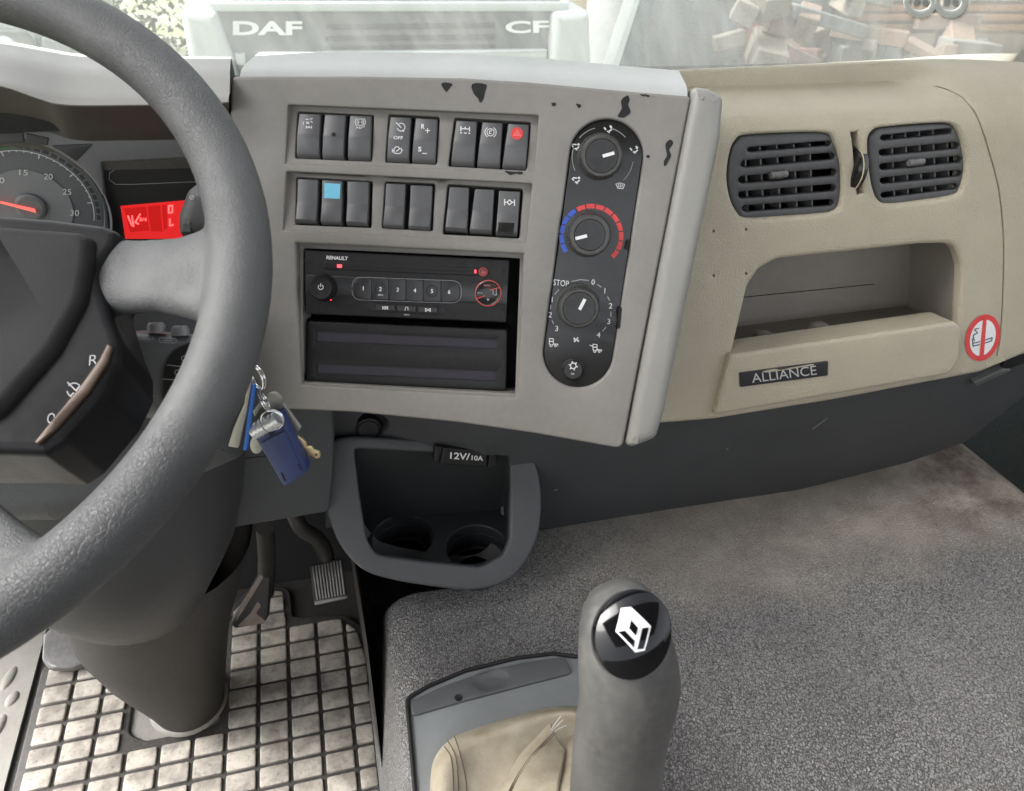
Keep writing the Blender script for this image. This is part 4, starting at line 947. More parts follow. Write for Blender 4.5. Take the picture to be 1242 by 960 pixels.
def dflat(name, polys, mat, w_=.0004, par=dial):
    mb = MB()
    for L in polys:
        vo, fo = cdt([L]); mb.add([DL.at(a, b, w_) for a, b in vo], fo)
    return mb.build(name, mat, par, 0)
def dseg(r0, r1, a0, a1, n=6):
    A = [radians(a0 + (a1 - a0) * k / n) for k in range(n + 1)]
    return [(r1 * cos(t), r1 * sin(t)) for t in A] + [(r0 * cos(t), r0 * sin(t)) for t in reversed(A)]
dflat('scale_ring', [dseg(.0545, .0553, a, a + 10, 3) for a in range(-20, 200, 10)], M['white'])
boxm = plain('scale_box_grey', (.25, .26, .27), .5); grn = plain('green_band', (.04, .30, .09), .5)
for k in range(-3, 26):
    a = 2 + k * 7.0; g = (80 < a < 104) or (112 < a < 122)
    dflat('scale_box', [dseg(.0572, .0608, a + .8, a + 5.8, 3)], grn if g else plain('box_dark', (.05, .055, .06), .5) if k == -3 else bpy.data.materials['box_dark'])
dflat('scale_lines', [dseg(.0567, .0570, a, a + 10, 3) for a in range(-20, 200, 10)] + [dseg(.0610, .0613, a, a + 10, 3) for a in range(-20, 200, 10)] + [dseg(.0567, .0613, 2 + k * 7.0, 2.5 + k * 7.0, 1) for k in range(-3, 27)], boxm)
dflat('scale_ticks', [dseg(.0535 - (.003 if k % 5 == 0 else 0), .0545, 0 + k * 6.6 - .5, 0 + k * 6.6 + .5, 1) for k in range(0, 28)], M['white'])
for ch, c in (('15', (28.6, 209.5)), ('20', (58.6, 214.5)), ('25', (81.2, 233)), ('30', (90.6, 258.5)), ('10', (0, 219))): text('numeral', DL, ch, c, 7, M['white'], dial, .0016, 10.5, 2, .0)
mb = MB(); a, b = DL.px(43, 256, .006), DL.px(-22, 240, .006); d = (b - a).normalized()
mb.loft([[a + Vector((0, s2, s1)) for s1, s2 in ((-.0022, 0), (0, -.002), (.0022, 0), (0, .001))], [b + Vector((0, s2, s1)) for s1, s2 in ((-.0008, 0), (0, -.001), (.0008, 0), (0, .001))]], True, True, True)
mb.build('needle', plain('red_needle', (.7, .12, .1), .5, emit=(1, .12, .1), es=.25), dial)
lathe('needle_hub', dc + Vector((0, .015, 0)), (0, -1, 0), [(.0135, 0), (.0135, .003), (.011, .0045), (.0105, .0045), (0, .004)], M['clu'], dial, 36)
# side display
disp_black = plain('display_window', (.045, .043, .042), .25)
flat('display_window', CLU, [scrn], -.006, disp_black, ic)
marks('display_outline', CLU, [[(300, 198), (160, 203.5), (141, 205), (133, 210), (132.4, 218), (140, 223.8), (160, 224), (300, 218)]], .8, -.0056, M['grey_print'], ic)
lcd = flat('lcd_screen', CLU, [[(146, 250), (226, 243), (222, 290), (152, 290)]], -.0055, plain('lit_red_lcd', (.4, .01, .01), .4, emit=(1, .03, .03), es=.12), ic)
drk = plain('lcd_dark', (.1, .0, .0), .4, emit=(1, .02, .02), es=.10)
flat('lcd_segments', CLU, [[(150, 253), (177, 250.6), (181, 280), (158, 282)], [(179, 250.4), (194, 249), (197, 281), (183, 281)], [(196, 249), (202, 248.4), (203, 276), (199, 281)]], -.0052, drk, lcd)
marks('lcd_glyph', CLU, [[(155, 262), (160, 274)], [(160, 262), (162, 275)], [(170, 260), (164, 270), (168, 272)]], 2, -.005, plain('lcd_bright', (.6, .02, .02), .4, emit=(1, .05, .05), es=.9), lcd)
text('lettering', CLU, '3/4', (173.5, 266.5), 4.4, bpy.data.materials['lcd_bright'], lcd, -.005, 9, 2, .03)
marks('lcd_icon', CLU, [[(204.6, 250), (209, 249.6), (209, 258), (204.6, 258.4), (204.6, 250)], [(206, 266), (206, 274), (210, 273)]], 2, -.005, bpy.data.materials['lcd_bright'], lcd)
# upper warning-lamp windows along the cluster edge
for L in ([(-20, 163), (28, 161), (29, 173), (-16, 176)], [(31, 162), (59, 168), (57, 177), (31, 173)], [(60, 177), (113, 175), (92, 196), (74, 184)]):
    prism('lamp_window', CLU, rpoly(L, 1.5), -.002, .0012, .0006, plain('lamp_window_dark', (.055, .056, .06), .35) if 'lamp_window_dark' not in bpy.data.materials else bpy.data.materials['lamp_window_dark'], ic)

# ================================================================== steering wheel
SC = .22 / .205; WD = .38323 * SC; WT, WY = 1.03139, -.067
WC = P(-227, 334.35, WD); wn = Vector((sin(WY) * cos(WT), -cos(WY) * cos(WT), sin(WT)))
wa = Vector((0, 0, 1)).cross(wn).normalized()
WH = Surf(WC, wa, wn.cross(wa))
RWH, RTU = .22, .01728 * SC
def leather():
    m, t, b = mat_base('worn_wheel_rubber')
    pos = coords(t); n1 = noise(t, 9, 5, .6); wear = ramp(t, n1, [(.46, 0), (.60, 1)])
    c = mix(t, wear, (.040, .041, .043), (.066, .067, .068)); t.links.new(c, b.inputs['Base Color'])
    rr = N_(t, 'MapRange'); rr.inputs['To Min'].default_value = .46; rr.inputs['To Max'].default_value = .62; t.links.new(n1, rr.inputs['Value']); t.links.new(rr.outputs[0], b.inputs['Roughness'])
    b.inputs['Specular IOR Level'].default_value = .55
    # wrinkled, cracked skin where hands have worn it
    d = N_(t, 'TexNoise'); d.inputs['Scale'].default_value = 60; d.inputs['Detail'].default_value = 3; t.links.new(pos, d.inputs['Vector'])
    ad = N_(t, 'VectorMath', operation='MULTIPLY_ADD'); t.links.new(d.outputs['Color'], ad.inputs[0]); ad.inputs[1].default_value = (.012, .012, .012); t.links.new(pos, ad.inputs[2])
    v = N_(t, 'TexVoronoi', feature='DISTANCE_TO_EDGE'); v.inputs['Scale'].default_value = 420; t.links.new(ad.outputs[0], v.inputs['Vector'])
    cr = ramp(t, v.outputs['Distance'], [(0, 0), (.10, 1)])
    w2 = ramp(t, noise(t, 6, 5, .65), [(.50, 0), (.60, 1)])
    iv = N_(t, 'Math', operation='SUBTRACT'); iv.inputs[1].default_value = 1; t.links.new(cr, iv.inputs[0])
    k = N_(t, 'Math', operation='MULTIPLY'); t.links.new(iv.outputs[0], k.inputs[0]); t.links.new(w2, k.inputs[1])
    g = noise(t, 420, 6, .7)
    s_ = N_(t, 'Math', operation='MULTIPLY_ADD'); t.links.new(g, s_.inputs[0]); s_.inputs[1].default_value = 1.3; t.links.new(k.outputs[0], s_.inputs[2])
    bump(t, b, s_.outputs[0], .5, .0008); return m
M['wheel'] = leather()
sw = thing('steering_wheel', WC, 'large worn grey steering wheel with cracked rim at the left', 'steering wheel')
def wpt(a, b, w_): return WH.at(a, b, w_)
def wheel_mesh():
    m = MB()
    m.ring(WC, WH.A, WH.B, RWH, RTU, 160, 24)
    def spoke(px_path, half_px, w_path, thick):
        pts = [(WH.ab(u, v, w_), w_) for (u, v), w_ in zip(px_path, w_path)]
        rings = []
        for i, ((a, b), w_) in enumerate(pts):
            j0, j1 = max(0, i - 1), min(len(pts) - 1, i + 1)
            d = Vector((pts[j1][0][0] - pts[j0][0][0], pts[j1][0][1] - pts[j0][0][1])).normalized(); n = Vector((-d.y, d.x))
            h = half_px[i] * WH.scale(*px_path[i], w_); th = thick[i]; r = []
            for k in range(24):
                t = 2 * pi * k / 24; c, s = cos(t), sin(t)
                c = math.copysign(abs(c) ** .7, c); s = math.copysign(abs(s) ** .7, s)
                r.append(WH.at(a + n.x * h * c, b + n.y * h * c, w_ + th * s))
            rings.append(r)
        m.loft(rings, True, True, True)
    spoke([(40, 338), (110, 338), (160, 337), (205, 334), (235, 331), (262, 328), (290, 322)], [52, 52, 50, 50, 60, 74, 84], [-.044, -.042, -.034, -.022, -.012, -.005, -.002], [.012, .012, .012, .012, .012, .011, .010])
    spoke([(-200, 560), (-150, 610), (-90, 660), (-50, 700), (-25, 735), (-8, 765)], [85, 85, 85, 90, 105, 125], [-.040, -.036, -.028, -.014, -.005, -.002], [.013, .013, .013, .013, .013, .012])
    me = bpy.data.meshes.new('wr'); me.from_pydata(m.v, [], m.f); o = bpy.data.objects.new('wr', me); COL.objects.link(o)
    bm = bmesh.new(); bm.from_mesh(me); bmesh.ops.remove_doubles(bm, verts=bm.verts, dist=1e-6); bmesh.ops.recalc_face_normals(bm, faces=bm.faces); bm.to_mesh(me); bm.free()
    md = o.modifiers.new('r', 'REMESH'); md.mode = 'VOXEL'; md.voxel_size = .0026
    s2 = o.modifiers.new('s', 'SMOOTH'); s2.factor = .5; s2.iterations = 14
    dg = bpy.context.evaluated_depsgraph_get(); dg.update(); r = bpy.data.meshes.new_from_object(o.evaluated_get(dg)); bpy.data.objects.remove(o)
    return r
finish('rim', wheel_mesh(), M['wheel'], sw, 0).data.polygons.foreach_set('use_smooth', [True] * len(sw.children[0].data.polygons))
M['hub'] = plastic('hub_satin_black', (.012, .012, .013), .34, 900, .1, .0002, .1, .12, (.03, .03, .03), .15)
M['pad'] = plastic('hub_pad', (.014, .0135, .014), .55, 1500, .3, .0003, .1, .1, (.035, .035, .035), .18)
hubo = rpoly([(-480, 250), (-60, 253), (60, 262), (124, 270), (147, 279), (140, 300), (120, 330), (136, 385), (147, 412), (147, 440), (128, 478), (78, 536), (54, 551), (0, 549), (-480, 545)], [60, 60, 60, 30, 10, 14, 20, 20, 14, 14, 30, 30, 14, 30, 60], 5)
hub = prism('hub_cover', WH, hubo, -.085, -.024, .007, M['hub'], sw, seg=.012, n=4)
padp = rpoly([(-440, 262), (0, 270), (96, 277), (113, 285), (111, 315), (103, 362), (68, 424), (0, 500), (-80, 540), (-440, 540)], [40, 60, 20, 12, 30, 40, 60, 60, 60, 40], 5)
prism('hub_pad', WH, padp, -.03, -.017, .008, M['pad'], hub, seg=.012, n=4)
copper = plain('bronze_lacquer', (.034, .02, .012), .34, .4)
strip_p = rpoly([(130, 415), (138, 421), (132, 440), (110, 475), (70, 520), (46, 540), (40, 537), (62, 510), (95, 470), (120, 435)], 3)
prism('control_strip', WH, strip_p, -.03, -.0225, .0012, copper, hub)
text('lettering', WH, 'R', (112, 437), 12, M['grey_print'], hub, -.0234, 10, -8, -.015, .2)
text('lettering', WH, 'O', (62, 507.5), 12, M['grey_print'], hub, -.0234, 9.5, -8, -.01, .3)
marks('cruise_icon', WH, [arc(90, 473.5, 8.6, -140, 170, 18), [(82, 464), (92, 474)], [(92, 474), (97, 468)], [(86, 480), (89, 477)]], 1.4, -.0234, M['grey_print'], hub)

# ================================================================== column, stalks, boot
col = thing('steering_column', on_z(225, 850, 0), 'dark steering column shroud and rubber gaiter rising from the floor', 'steering column')
M['boot'] = plastic('column_gaiter', (.018, .017, .017), .55, 600, .4, .0005, .15, .45, (.08, .07, .055), .3)
def rings_px(L, mat, name, n=32, flatf=1.0, par=None, cap1=False):
    m = MB(); rs = []; cs = [P((a + b) / 2, v, d) for a, b, v, d in L]
    for i, (a, b, v, d) in enumerate(L):
        ax = (cs[min(i + 1, len(cs) - 1)] - cs[max(i - 1, 0)]).normalized(); r = (b - a) / 2 * d / FPX
        x = (RT - ax * RT.dot(ax)).normalized(); y = ax.cross(x)
        rs.append([cs[i] + x * (r * cos(2 * pi * k / n)) + y * (r * flatf * sin(2 * pi * k / n)) for k in range(n)])
    m.loft(rs, True, False, cap1); return m.build(name, mat, par, 50)
rings_px([(60, 300, 640, .86), (80, 285, 700, .92), (96, 274, 745, .99), (128, 272, 785, 1.06), (158, 271, 815, 1.12), (178, 270, 836, 1.165), (188, 270, 848, 1.19)], M['boot'], 'gaiter', par=col)
mb = MB(); mb.ring(on_z(229, 851, .03), (1, 0, 0), (0, 1, 0), .052, .006, 40, 8); mb.build('gaiter_ring', M['liner'], col)
M['cowl'] = plastic('cowl_charcoal', (.035, .035, .036), .5, 900, .3, .0004, .1, .06, (.08, .08, .08), .35)
# cowl: rounded shroud hanging below the wheel, its lower lip rolled in
CW = Surf(P(150, 600, .66), (1, 0, 0), (0, .45, 1))
rings_px([(-40, 290, 380, .72), (-40, 296, 430, .72), (-50, 294, 520, .72), (-50, 288, 580, .735), (-40, 280, 630, .76), (0, 270, 670, .79), (40, 256, 696, .815), (62, 244, 708, .83), (70, 236, 706, .845), (80, 225, 690, .86)], M['cowl'], 'lower_cowl', par=col, flatf=.8)
SH = Surf(P(180, 470, .545), (1, -.1, 0), (0, .5, 1))
prism('column_shroud', SH, rpoly([(-120, 470), (120, 500), (200, 500), (262, 460), (300, 480), (290, 560), (200, 600), (60, 640), (-120, 640)], 20), -.10, -.035, .02, M['dark'], col, seg=.02, n=5)
rem = thing('audio_remote', SH.px(180, 500), 'grey audio remote stalk seen through the wheel below the right spoke', 'control stalk')
RM = Surf(P(185, 450, .535), (1, -.12, 0), (0, .62, 1))
M['remote'] = plastic('remote_grey', (.13, .132, .135), .45, 1200, .2, .0003)
prism('stalk_body', RM, rpoly([(118, 404), (150, 402), (236, 409), (262, 425), (262, 470), (215, 512), (150, 508), (112, 492)], [16, 10, 12, 10, 10, 20, 20, 20], 5), -.05, 0, .010, M['remote'], rem, seg=.01, n=5)
o = prism('button_cluster', RM, spline([(196, 462), (198, 446), (206, 430), (218, 420), (236, 414), (250, 420), (250, 480), (200, 490)], 4, True), -.002, .0022, .0015, M['black'], rem)
marks('button_gap', RM, [[(203, 443), (230, 446)], [(198, 460), (225, 462)]], .9, .0026, M['grey_print'], o)
marks('button_icon', RM, [arc(223, 435, 3, 0, 300, 8), arc(215, 452, 3, 0, 300, 8)], .9, .0026, M['grey_print'], o)
text('lettering', RM, 'TUNER /', (159, 480.6), 4.6, M['grey_print'], rem, .0005, 25, 1, 0)
text('lettering', RM, 'SOURCE', (176, 410.4), 3.6, M['grey_print'], rem, .0008, 22, 2, 0)
marks('outline_mark', RM, [rpoly([(193, 409.6), (214, 411), (214, 416.6), (193, 415.4)], 2.6, 4) + [(194, 409.8)], [(198, 413), (209, 413.6)]], .9, .0008, M['grey_print'], rem)
marks('handset_icon', RM, [spline([(173.6, 484), (177, 479.6), (182, 478.6), (186.6, 481)], 4)], 2.2, .0005, M['grey_print'], rem)
for u, v in ((190, 401.5), (219, 405.5)):
    lathe('button_nub', RM.px(u, v + 2, -.006), RM.B, [(.006, 0), (.006, .005), (.0045, .007), (0, .0072)], M['clu'], rem, 20)
stk = thing('wiper_stalk', P(230, 290, .58), 'grey rounded stalk end with symbol behind the rim, beside the red display', 'control stalk')
SK = Surf(P(230, 250, .575), (1, -.25, .1), (0, .35, 1))
prism('stalk_end', SK, rpoly([(211, 262), (222, 232), (246, 214), (275, 206), (290, 285), (228, 292), (212, 288)], [16, 18, 18, 10, 10, 14, 10], 5), -.03, 0, .012, M['cowl'], stk, seg=.006, n=5)
marks('stalk_icon', SK, [arc(232.5, 239.6, 2.6, 0, 360, 12), [(231, 241), (234, 238)]], .8, .0006, M['grey_print'], stk)
prism('stalk_end', SK, rpoly([(120, 268), (160, 268), (178, 284), (172, 300), (120, 300)], 10), -.03, .0, .008, M['cowl'], stk, seg=.006, n=4) if False else None

# ================================================================== keys in the ignition
KY = Surf(P(325, 520, .575), RT, (0, .15, 1))
kb = thing('key_bunch', KY.px(318, 450), 'bunch of keys with a dark blue plastic fob hanging from the ignition', 'keys')
steel = M['steel']
def kring(u, v, r_px, xdir, ydir, rr, name='split_ring'):
    k = KY.scale(u, v); mb = MB(); c = KY.px(u, v, .004)
    for j in (-.5, .5): mb.ring(c + Vector(xdir).cross(Vector(ydir)).normalized() * (rr * 1.1 * j * 2), xdir, ydir, r_px * k, rr, 36, 8)
    return mb.build(name, steel, kb)
kring(312, 458, 15, KY.B, KY.A * .75 + KY.N * .66, .0008)
kring(320, 486, 12, KY.B * .95 + KY.A * -.35, KY.N * .9 + KY.A * .3, .0007)
kring(330.5, 509.5, 13, KY.A, KY.B, .0007)
blue = plain('dark_blue_fob', (.016, .032, .115), .38, var=.1); blue2 = plain('bright_blue_key', (.02, .14, .55), .35)
fq = rpoly([(303.5, 522), (340, 502.5), (373.8, 572.5), (345, 592)], [4, 4, 3, 3], 4)
fob = prism('key_fob', KY, fq, -.010, .0, .0014, blue, kb)
fi = rpoly([(317, 538), (345, 523), (368, 572), (346, 586)], 2); prism('fob_lid', KY, fi, -.002, .0009, .0006, blue, fob)
marks('fob_groove', KY, [[(316, 537), (344, 522)]], .9, .0012, M['hole'], fob); flat('fob_slot', KY, [[(340, 574), (342, 573), (347, 583), (345, 584)], [(360.6, 563), (362.4, 562), (366.6, 570), (365, 571)]], .0012, M['hole'], fob)
flat('fob_catch', KY, [rpoly([(325, 524), (330, 521.4), (333, 527), (328, 530)], 1)], .0012, M['hole'], fob)
clear = plain('chrome_roller', (.72, .73, .74), .2, .6)
for u, v in ((314.5, 520), (331, 511.6)):
    c = KY.px(u, v, .002); d = (KY.px(u + 8, v - 4.6, .002) - c).normalized(); mb = MB(); mb.tube([c - d * .0058, c + d * .0058], .0058, 16)
    for j in (-.004, 0, .004): mb.ring(c + d * j, d.cross(KY.N), KY.N, .0058, .0005, 18, 5)
    mb.build('fob_roller', clear, fob)
def key(poly, mat, w0, name='key', r=.0006): return prism(name, KY, poly, w0, w0 + .0026, r, mat, kb, n=2)
key(rpoly([(305, 467), (310, 468), (299.5, 547), (294.5, 547)], 2), blue2, .004)
dull = plain('dull_nickel', (.34, .335, .31), .4, .6)
key(rpoly([(300, 464), (304.6, 466), (299, 500), (289, 544), (276.5, 542), (283, 520), (296, 490)], 2), dull, .006)
key(ell(331.5, 487, 10.5, 10, 30, 24), dull, -.014)
key([(338, 492), (343, 489), (365, 519), (362, 524), (358, 522)], dull, -.015, 'key_blade')
key(ell(311, 540, 8, 11, 0, 20), dull, -.016)
key([(306, 500), (318, 484), (322, 488), (309, 506)], dull, -.013, 'key_blade')
key(spline([(355, 536), (361, 530), (371, 538), (372, 543), (378, 543), (381, 547), (387, 549), (388.6, 554), (384, 557), (376, 553), (372, 555), (366, 549), (356, 545)], 2, True), M['brass'], -.013)
flat('key_hole', KY, [ell(383.5, 552, 1.4, 1.4, n=8)], -.0099, M['hole'], kb)

# ================================================================== pedals
pd = thing('accelerator_pedal', on_y(398, 735, 1.0), 'ribbed metal accelerator pedal at the right edge of the footwell', 'pedal')
PD = Surf(P(398, 708, 1.24), (1, .05, .03), (0, .75, .75))
M['alu'] = plain('scuffed_alloy', (.30, .29, .28), .42, .7, var=.35); M['dirtsteel'] = plain('dark_painted_steel', (.05, .048, .045), .5, .2, var=.3)
pad = prism('pad', PD, rpoly([(375.5, 686), (415.5, 677.5), (421, 725.5), (381, 733.5)], 2), -.012, 0, .001, M['dirtsteel'], pd)
for i in range(10):
    f = (i + .5) / 10; a = Vector((377.5, 688)).lerp(Vector((414.5, 680)), f); b = Vector((383, 728)).lerp(Vector((419.5, 721)), f)
    prism('rib', PD, ribbon([tuple(a), tuple(b)], 2.3)[0], -.001, .0026, .0008, M['alu'], pad)
prism('pad_edge', PD, [(381, 729.5), (420.5, 722), (421.5, 726), (382, 734.5)], -.001, .003, .001, M['alu'], pad)
mb = MB(); mb.tube([P(u, v, d) for u, v, d in spline([(338, 585, 1.20), (352, 612, 1.21), (365, 640, 1.22), (383, 652, 1.235), (394, 668, 1.25), (397, 690, 1.262)], 4)], .013, 10); mb.build('arm', M['dirtsteel'], pd)
bp = thing('brake_pedal', on_y(305, 765, 1.0), 'scuffed dark brake pedal beside the steering column gaiter', 'pedal')
BP = Surf(P(305, 730, 1.20), (1, .1, .1), (0, .6, .8))
pad = prism('pad', BP, rpoly([(318, 690), (330, 688), (326, 748), (320, 757), (284, 763), (279, 756)], [6, 5, 5, 5, 5, 4]), -.02, 0, .004, M['dirtsteel'], bp)
worn = plain('bare_worn_metal', (.30, .25, .21), .5, .3, var=.5)
for L in ([(294, 754), (304, 744), (312, 731), (316, 736), (311, 744), (320, 752), (318, 756), (290, 760)], [(300, 722), (318, 695), (320, 699), (304, 726), (290, 748), (286, 752)]): flat('bare_patch', BP, [spline(L, 3, True)], .0005, worn, pad)
mb = MB(); mb.tube([P(u, v, d) for u, v, d in ((322, 640, 1.12), (324, 680, 1.2), (322, 720, 1.25))], .014, 10); mb.build('arm', M['dirtsteel'], bp)
cp = thing('foot_rest', on_z(80, 800, 0), 'small dark rubber clutch pedal pad left of the steering column', 'pedal')
CP = Surf(on_z(84, 785, .05), (1, 0, 0), (0, .9, .4))
pad = prism('pad', CP, rpoly([(52, 770), (72, 752), (100, 755), (116, 785), (112, 800), (88, 811), (58, 812), (50, 800)], [8, 8, 8, 8, 8, 8, 8, 8], 4), -.02, 0, .004, plastic('worn_pedal_rubber', (.13, .125, .125), .45, 600, .3, .0004, .2, .3), cp, seg=.01)
for (u, v) in ((83, 756), (75, 763), (88, 765), (98, 769)):
    prism('tread', CP, rpoly([(u - 5, v - 1), (u + 3, v - 5), (u + 6, v + 1), (u - 2, v + 6)], 1), -.001, .003, .001, M['boot'], pad)

# ================================================================== floor mat of rubber blocks
def mat_rubber():
    m, t, b = mat_base('dusty_mat_rubber'); n1 = noise(t, 24, 6, .65); n2 = noise(t, 9, 4, .6)
    c = mix(t, ramp(t, n1, [(.38, 0), (.60, 1)]), (.25, .225, .195), (.50, .46, .40))
    c = mix(t, ramp(t, n2, [(.58, 0), (.70, .8)]), c, (.10, .098, .098)); c = mix(t, ramp(t, noise(t, 150, 5, .75), [(.55, 0), (.68, .7)]), c, (.11, .098, .085)); t.links.new(c, b.inputs['Base Color']); b.inputs['Roughness'].default_value = .55
    bump(t, b, noise(t, 420, 4), .4, .0006); return m
M['block'] = mat_rubber(); M['matbase'] = plastic('mat_groove_rubber', (.045, .042, .04), .6, 600, .3, .0004, .2, .5, (.12, .105, .085))
fm = thing('floor_mat', on_z(300, 900, 0), 'dusty black rubber floor mat with a grid of raised rectangular blocks', 'floor mat')
FL = Surf((0, 0, .0), (1, 0, 0), (0, 1, 0))
outl = [(-.512, .40), (.0, .40), (.002, .60), (.004, .79), (-.006, .85), (-.034, .884), (-.10, .893), (-.125, .90), (-.128, .965), (-.19, .985), (-.235, .93), (-.40, .93), (-.50, .91), (-.516, .88)]
outl = rpoly(outl, [0, 0, .03, .03, .03, .02, .01, .01, .02, .02, .03, .02, .03, .02], 4)
opn = [on_z(u, v, .008) for u, v in ((160, 820), (272, 826), (257, 888), (170, 909))]
opn = rpoly([(p.x, p.y) for p in opn] , [.012, .012, .02, .02], 5)
opn = rpoly([(-.372, .90), (-.235, .90), (-.235, .726), (-.25, .716), (-.345, .716), (-.372, .735)], [.01, .01, .012, .02, .02, .02], 5)
base = panel('mat_base', FL, outl, [(opn, fil(.003, .009, 3))], M['matbase'], fm, .010, None, fil(.003, .009, 3), .05, px=False)
gx0, gy0, px_, py_ = -.2255, .637, .0475, .0347
def clip_ok(x0, x1, y0, y1, L, want):
    X = np.array([x0, x1, x1, x0, (x0 + x1) / 2]); Y = np.array([y0, y0, y1, y1, (y0 + y1) / 2]); return inside(L, X, Y)
def clip_rect(L, x0, x1, y0, y1):
    """Sutherland-Hodgman: polygon L cut to a rectangle"""
    def cut(L, f, g):
        out = []
        for i in range(len(L)):
            a, b = L[i - 1], L[i]; fa, fb = f(a), f(b)
            if fa >= 0: 
                if fb < 0: out.append(tuple(np.array(a) + (np.array(b) - np.array(a)) * fa / (fa - fb)))
                else: out.append(b)
            elif fb >= 0: out.append(tuple(np.array(a) + (np.array(b) - np.array(a)) * fa / (fa - fb))); out.append(b)
        return out
    for f in (lambda p: p[0] - x0, lambda p: x1 - p[0], lambda p: p[1] - y0, lambda p: y1 - p[1]):
        L = cut(L, f, 0)
        if len(L) < 3: return []
    return L
inn = offset(outl if area(outl) > 0 else outl[::-1], .010)
opo = offset(opn if area(opn) > 0 else opn[::-1], -.008)
for i in range(-7, 6):
    for j in range(-6, 11):
        x0, x1 = gx0 + i * px_ + .0032, gx0 + (i + 1) * px_ - .0032; y0, y1 = gy0 + j * py_ + .0030, gy0 + (j + 1) * py_ - .0030
        L = clip_rect(inn, x0, x1, y0, y1)
        if len(L) < 3 or abs(area(L)) < 1.2e-4: continue
        X = np.array([p[0] for p in L] + [(x0 + x1) / 2]); Y = np.array([p[1] for p in L] + [(y0 + y1) / 2])
        ino = inside(opo, X, Y)
        if ino.all(): continue
        if ino.any():
            xa, xb = min(p[0] for p in opo), max(p[0] for p in opo); ya = min(p[1] for p in opo)
            if y1 - ya < .5 * py_ or ya - y0 > .4 * py_: L = clip_rect(L, x0, x1, y0, min(y1, ya))
            elif x0 < xa: L = clip_rect(L, x0, min(x1, xa), y0, y1)
            elif x1 > xb: L = clip_rect(L, max(x0, xb), x1, y0, y1)
            else: continue
            if len(L) < 3 or abs(area(L)) < 1.2e-4: continue
        prism('tread_block', FL, rpoly(L, .003, 2), .0095, .0145 + random.uniform(-.0006, .0006), .0014, M['block'], base, px=False, n=2)

# ================================================================== gear lever
gl_ = thing('gear_lever', on_z(640, 930, .40), 'gear lever with tall grey grip, glossy black cap and cream leather boot', 'gear lever')
M['grip'] = plastic('rubbed_grip_grey', (.060, .059, .058), .45, 1200, .25, .0004, .4, .5, (.12, .113, .10))
Lk = [(752, 771, 711.5), (727, 789, 719), (712, 799, 730), (704.5, 807, 744), (700, 816, 768), (698.8, 824, 798), (699.5, 827.5, 822), (700, 825, 842), (698, 819.5, 864), (695, 813, 886), (692.5, 808.5, 912), (690.5, 805, 943), (688.5, 801, 985), (687, 798, 1040), (700, 785, 1075)]
m = MB(); rs = []; n = 44
for a, b, v in Lk:
    d = float(np.interp(v, (711, 719, 730, 744, 768, 798, 822, 842, 864, 886, 912, 943, 985, 1040, 1080), (.440, .436, .432, .429, .426, .427, .432, .438, .446, .455, .466, .480, .50, .53, .55))); r = (b - a) / 2 * d / FPX; c = P((a + b) / 2, v, d + r * .55)
    yv = (fwd * .85 + Vector((0, 0, -.0)) + UP * .35).normalized(); y = (yv - RT * yv.dot(RT)).normalized()
    rs.append([c + RT * (r * cos(2 * pi * k / n)) + y * (r * .95 * sin(2 * pi * k / n)) for k in range(n)])
m.loft(rs, True, True, True)
grip = m.build('grip', M['grip'], gl_, 70)
# glossy domed cap, leaning towards the seat
CP_ = P(768, 770, .4145); cn = (-fwd * .95 + UP * .26 + RT * .10).normalized()
CAPS = Surf(CP_, RT - UP * .25, cn.cross(RT - UP * .25)); 
if CAPS.N.dot(cn) < 0: CAPS = Surf(CP_, RT - UP * .25, -(cn.cross(RT - UP * .25)))
k = CAPS.scale(768, 770)
capout = ell(768, 770, 46.5, 56, 12, 48)
Lc = [CAPS.ab(u, v) for u, v in capout]
if area(Lc) < 0: Lc.reverse()
ca = sum(p[0] for p in Lc) / len(Lc); cb = sum(p[1] for p in Lc) / len(Lc)
def dome(f): return .0075 * (1 - f * f)
m = MB(); rs = [[CAPS.at(a, b, -.012) for a, b in Lc], [CAPS.at(a, b, -.0012) for a, b in Lc]]
for f in (.995, .97, .93, .85, .72, .55, .36, .16, .04): rs.append([CAPS.at(ca + (a - ca) * f, cb + (b - cb) * f, dome(f)) for a, b in Lc])
m.loft(rs, True, False, True)
M['cap'] = plain('piano_black_cap', (.003, .003, .004), .07, spec=.3)
cap = m.build('cap', M['cap'], gl_, 60)
rmax = max(math.hypot(p[0] - ca, p[1] - cb) for p in Lc)
CAPD = Surf(CAPS.o, CAPS.A, CAPS.B, lambda a, b: .0075 * (1 - min(1, ((a - ca) ** 2 + (b - cb) ** 2) / (rmax * .93) ** 2)))
Z3 = lambda x, y: (715 + x / 6.858, 700 + y / 6.858)
chrome = plain('emblem_silver', (.78, .78, .79), .3, .3)
em = flat('emblem', CAPD, [[Z3(*p) for p in ((262, 258), (345, 250), (512, 410), (460, 612), (380, 628), (215, 452))]], .0005, chrome, cap)
flat('emblem_facet', CAPD, [[Z3(*p) for p in L] for L in ([(240, 457), (294, 447), (376, 532), (370, 592)], [(438, 428), (494, 420), (450, 598), (396, 604)], [(346, 358), (404, 425), (385, 490), (330, 428)])], .0008, M['cap'], em)
marks('emblem_edge', CAPD, [[Z3(*p) for p in L] for L in ([(340, 262), (334, 325), (305, 436)], [(336, 328), (428, 418), (394, 520)])], .5, .0008, M['grey_print'], em)
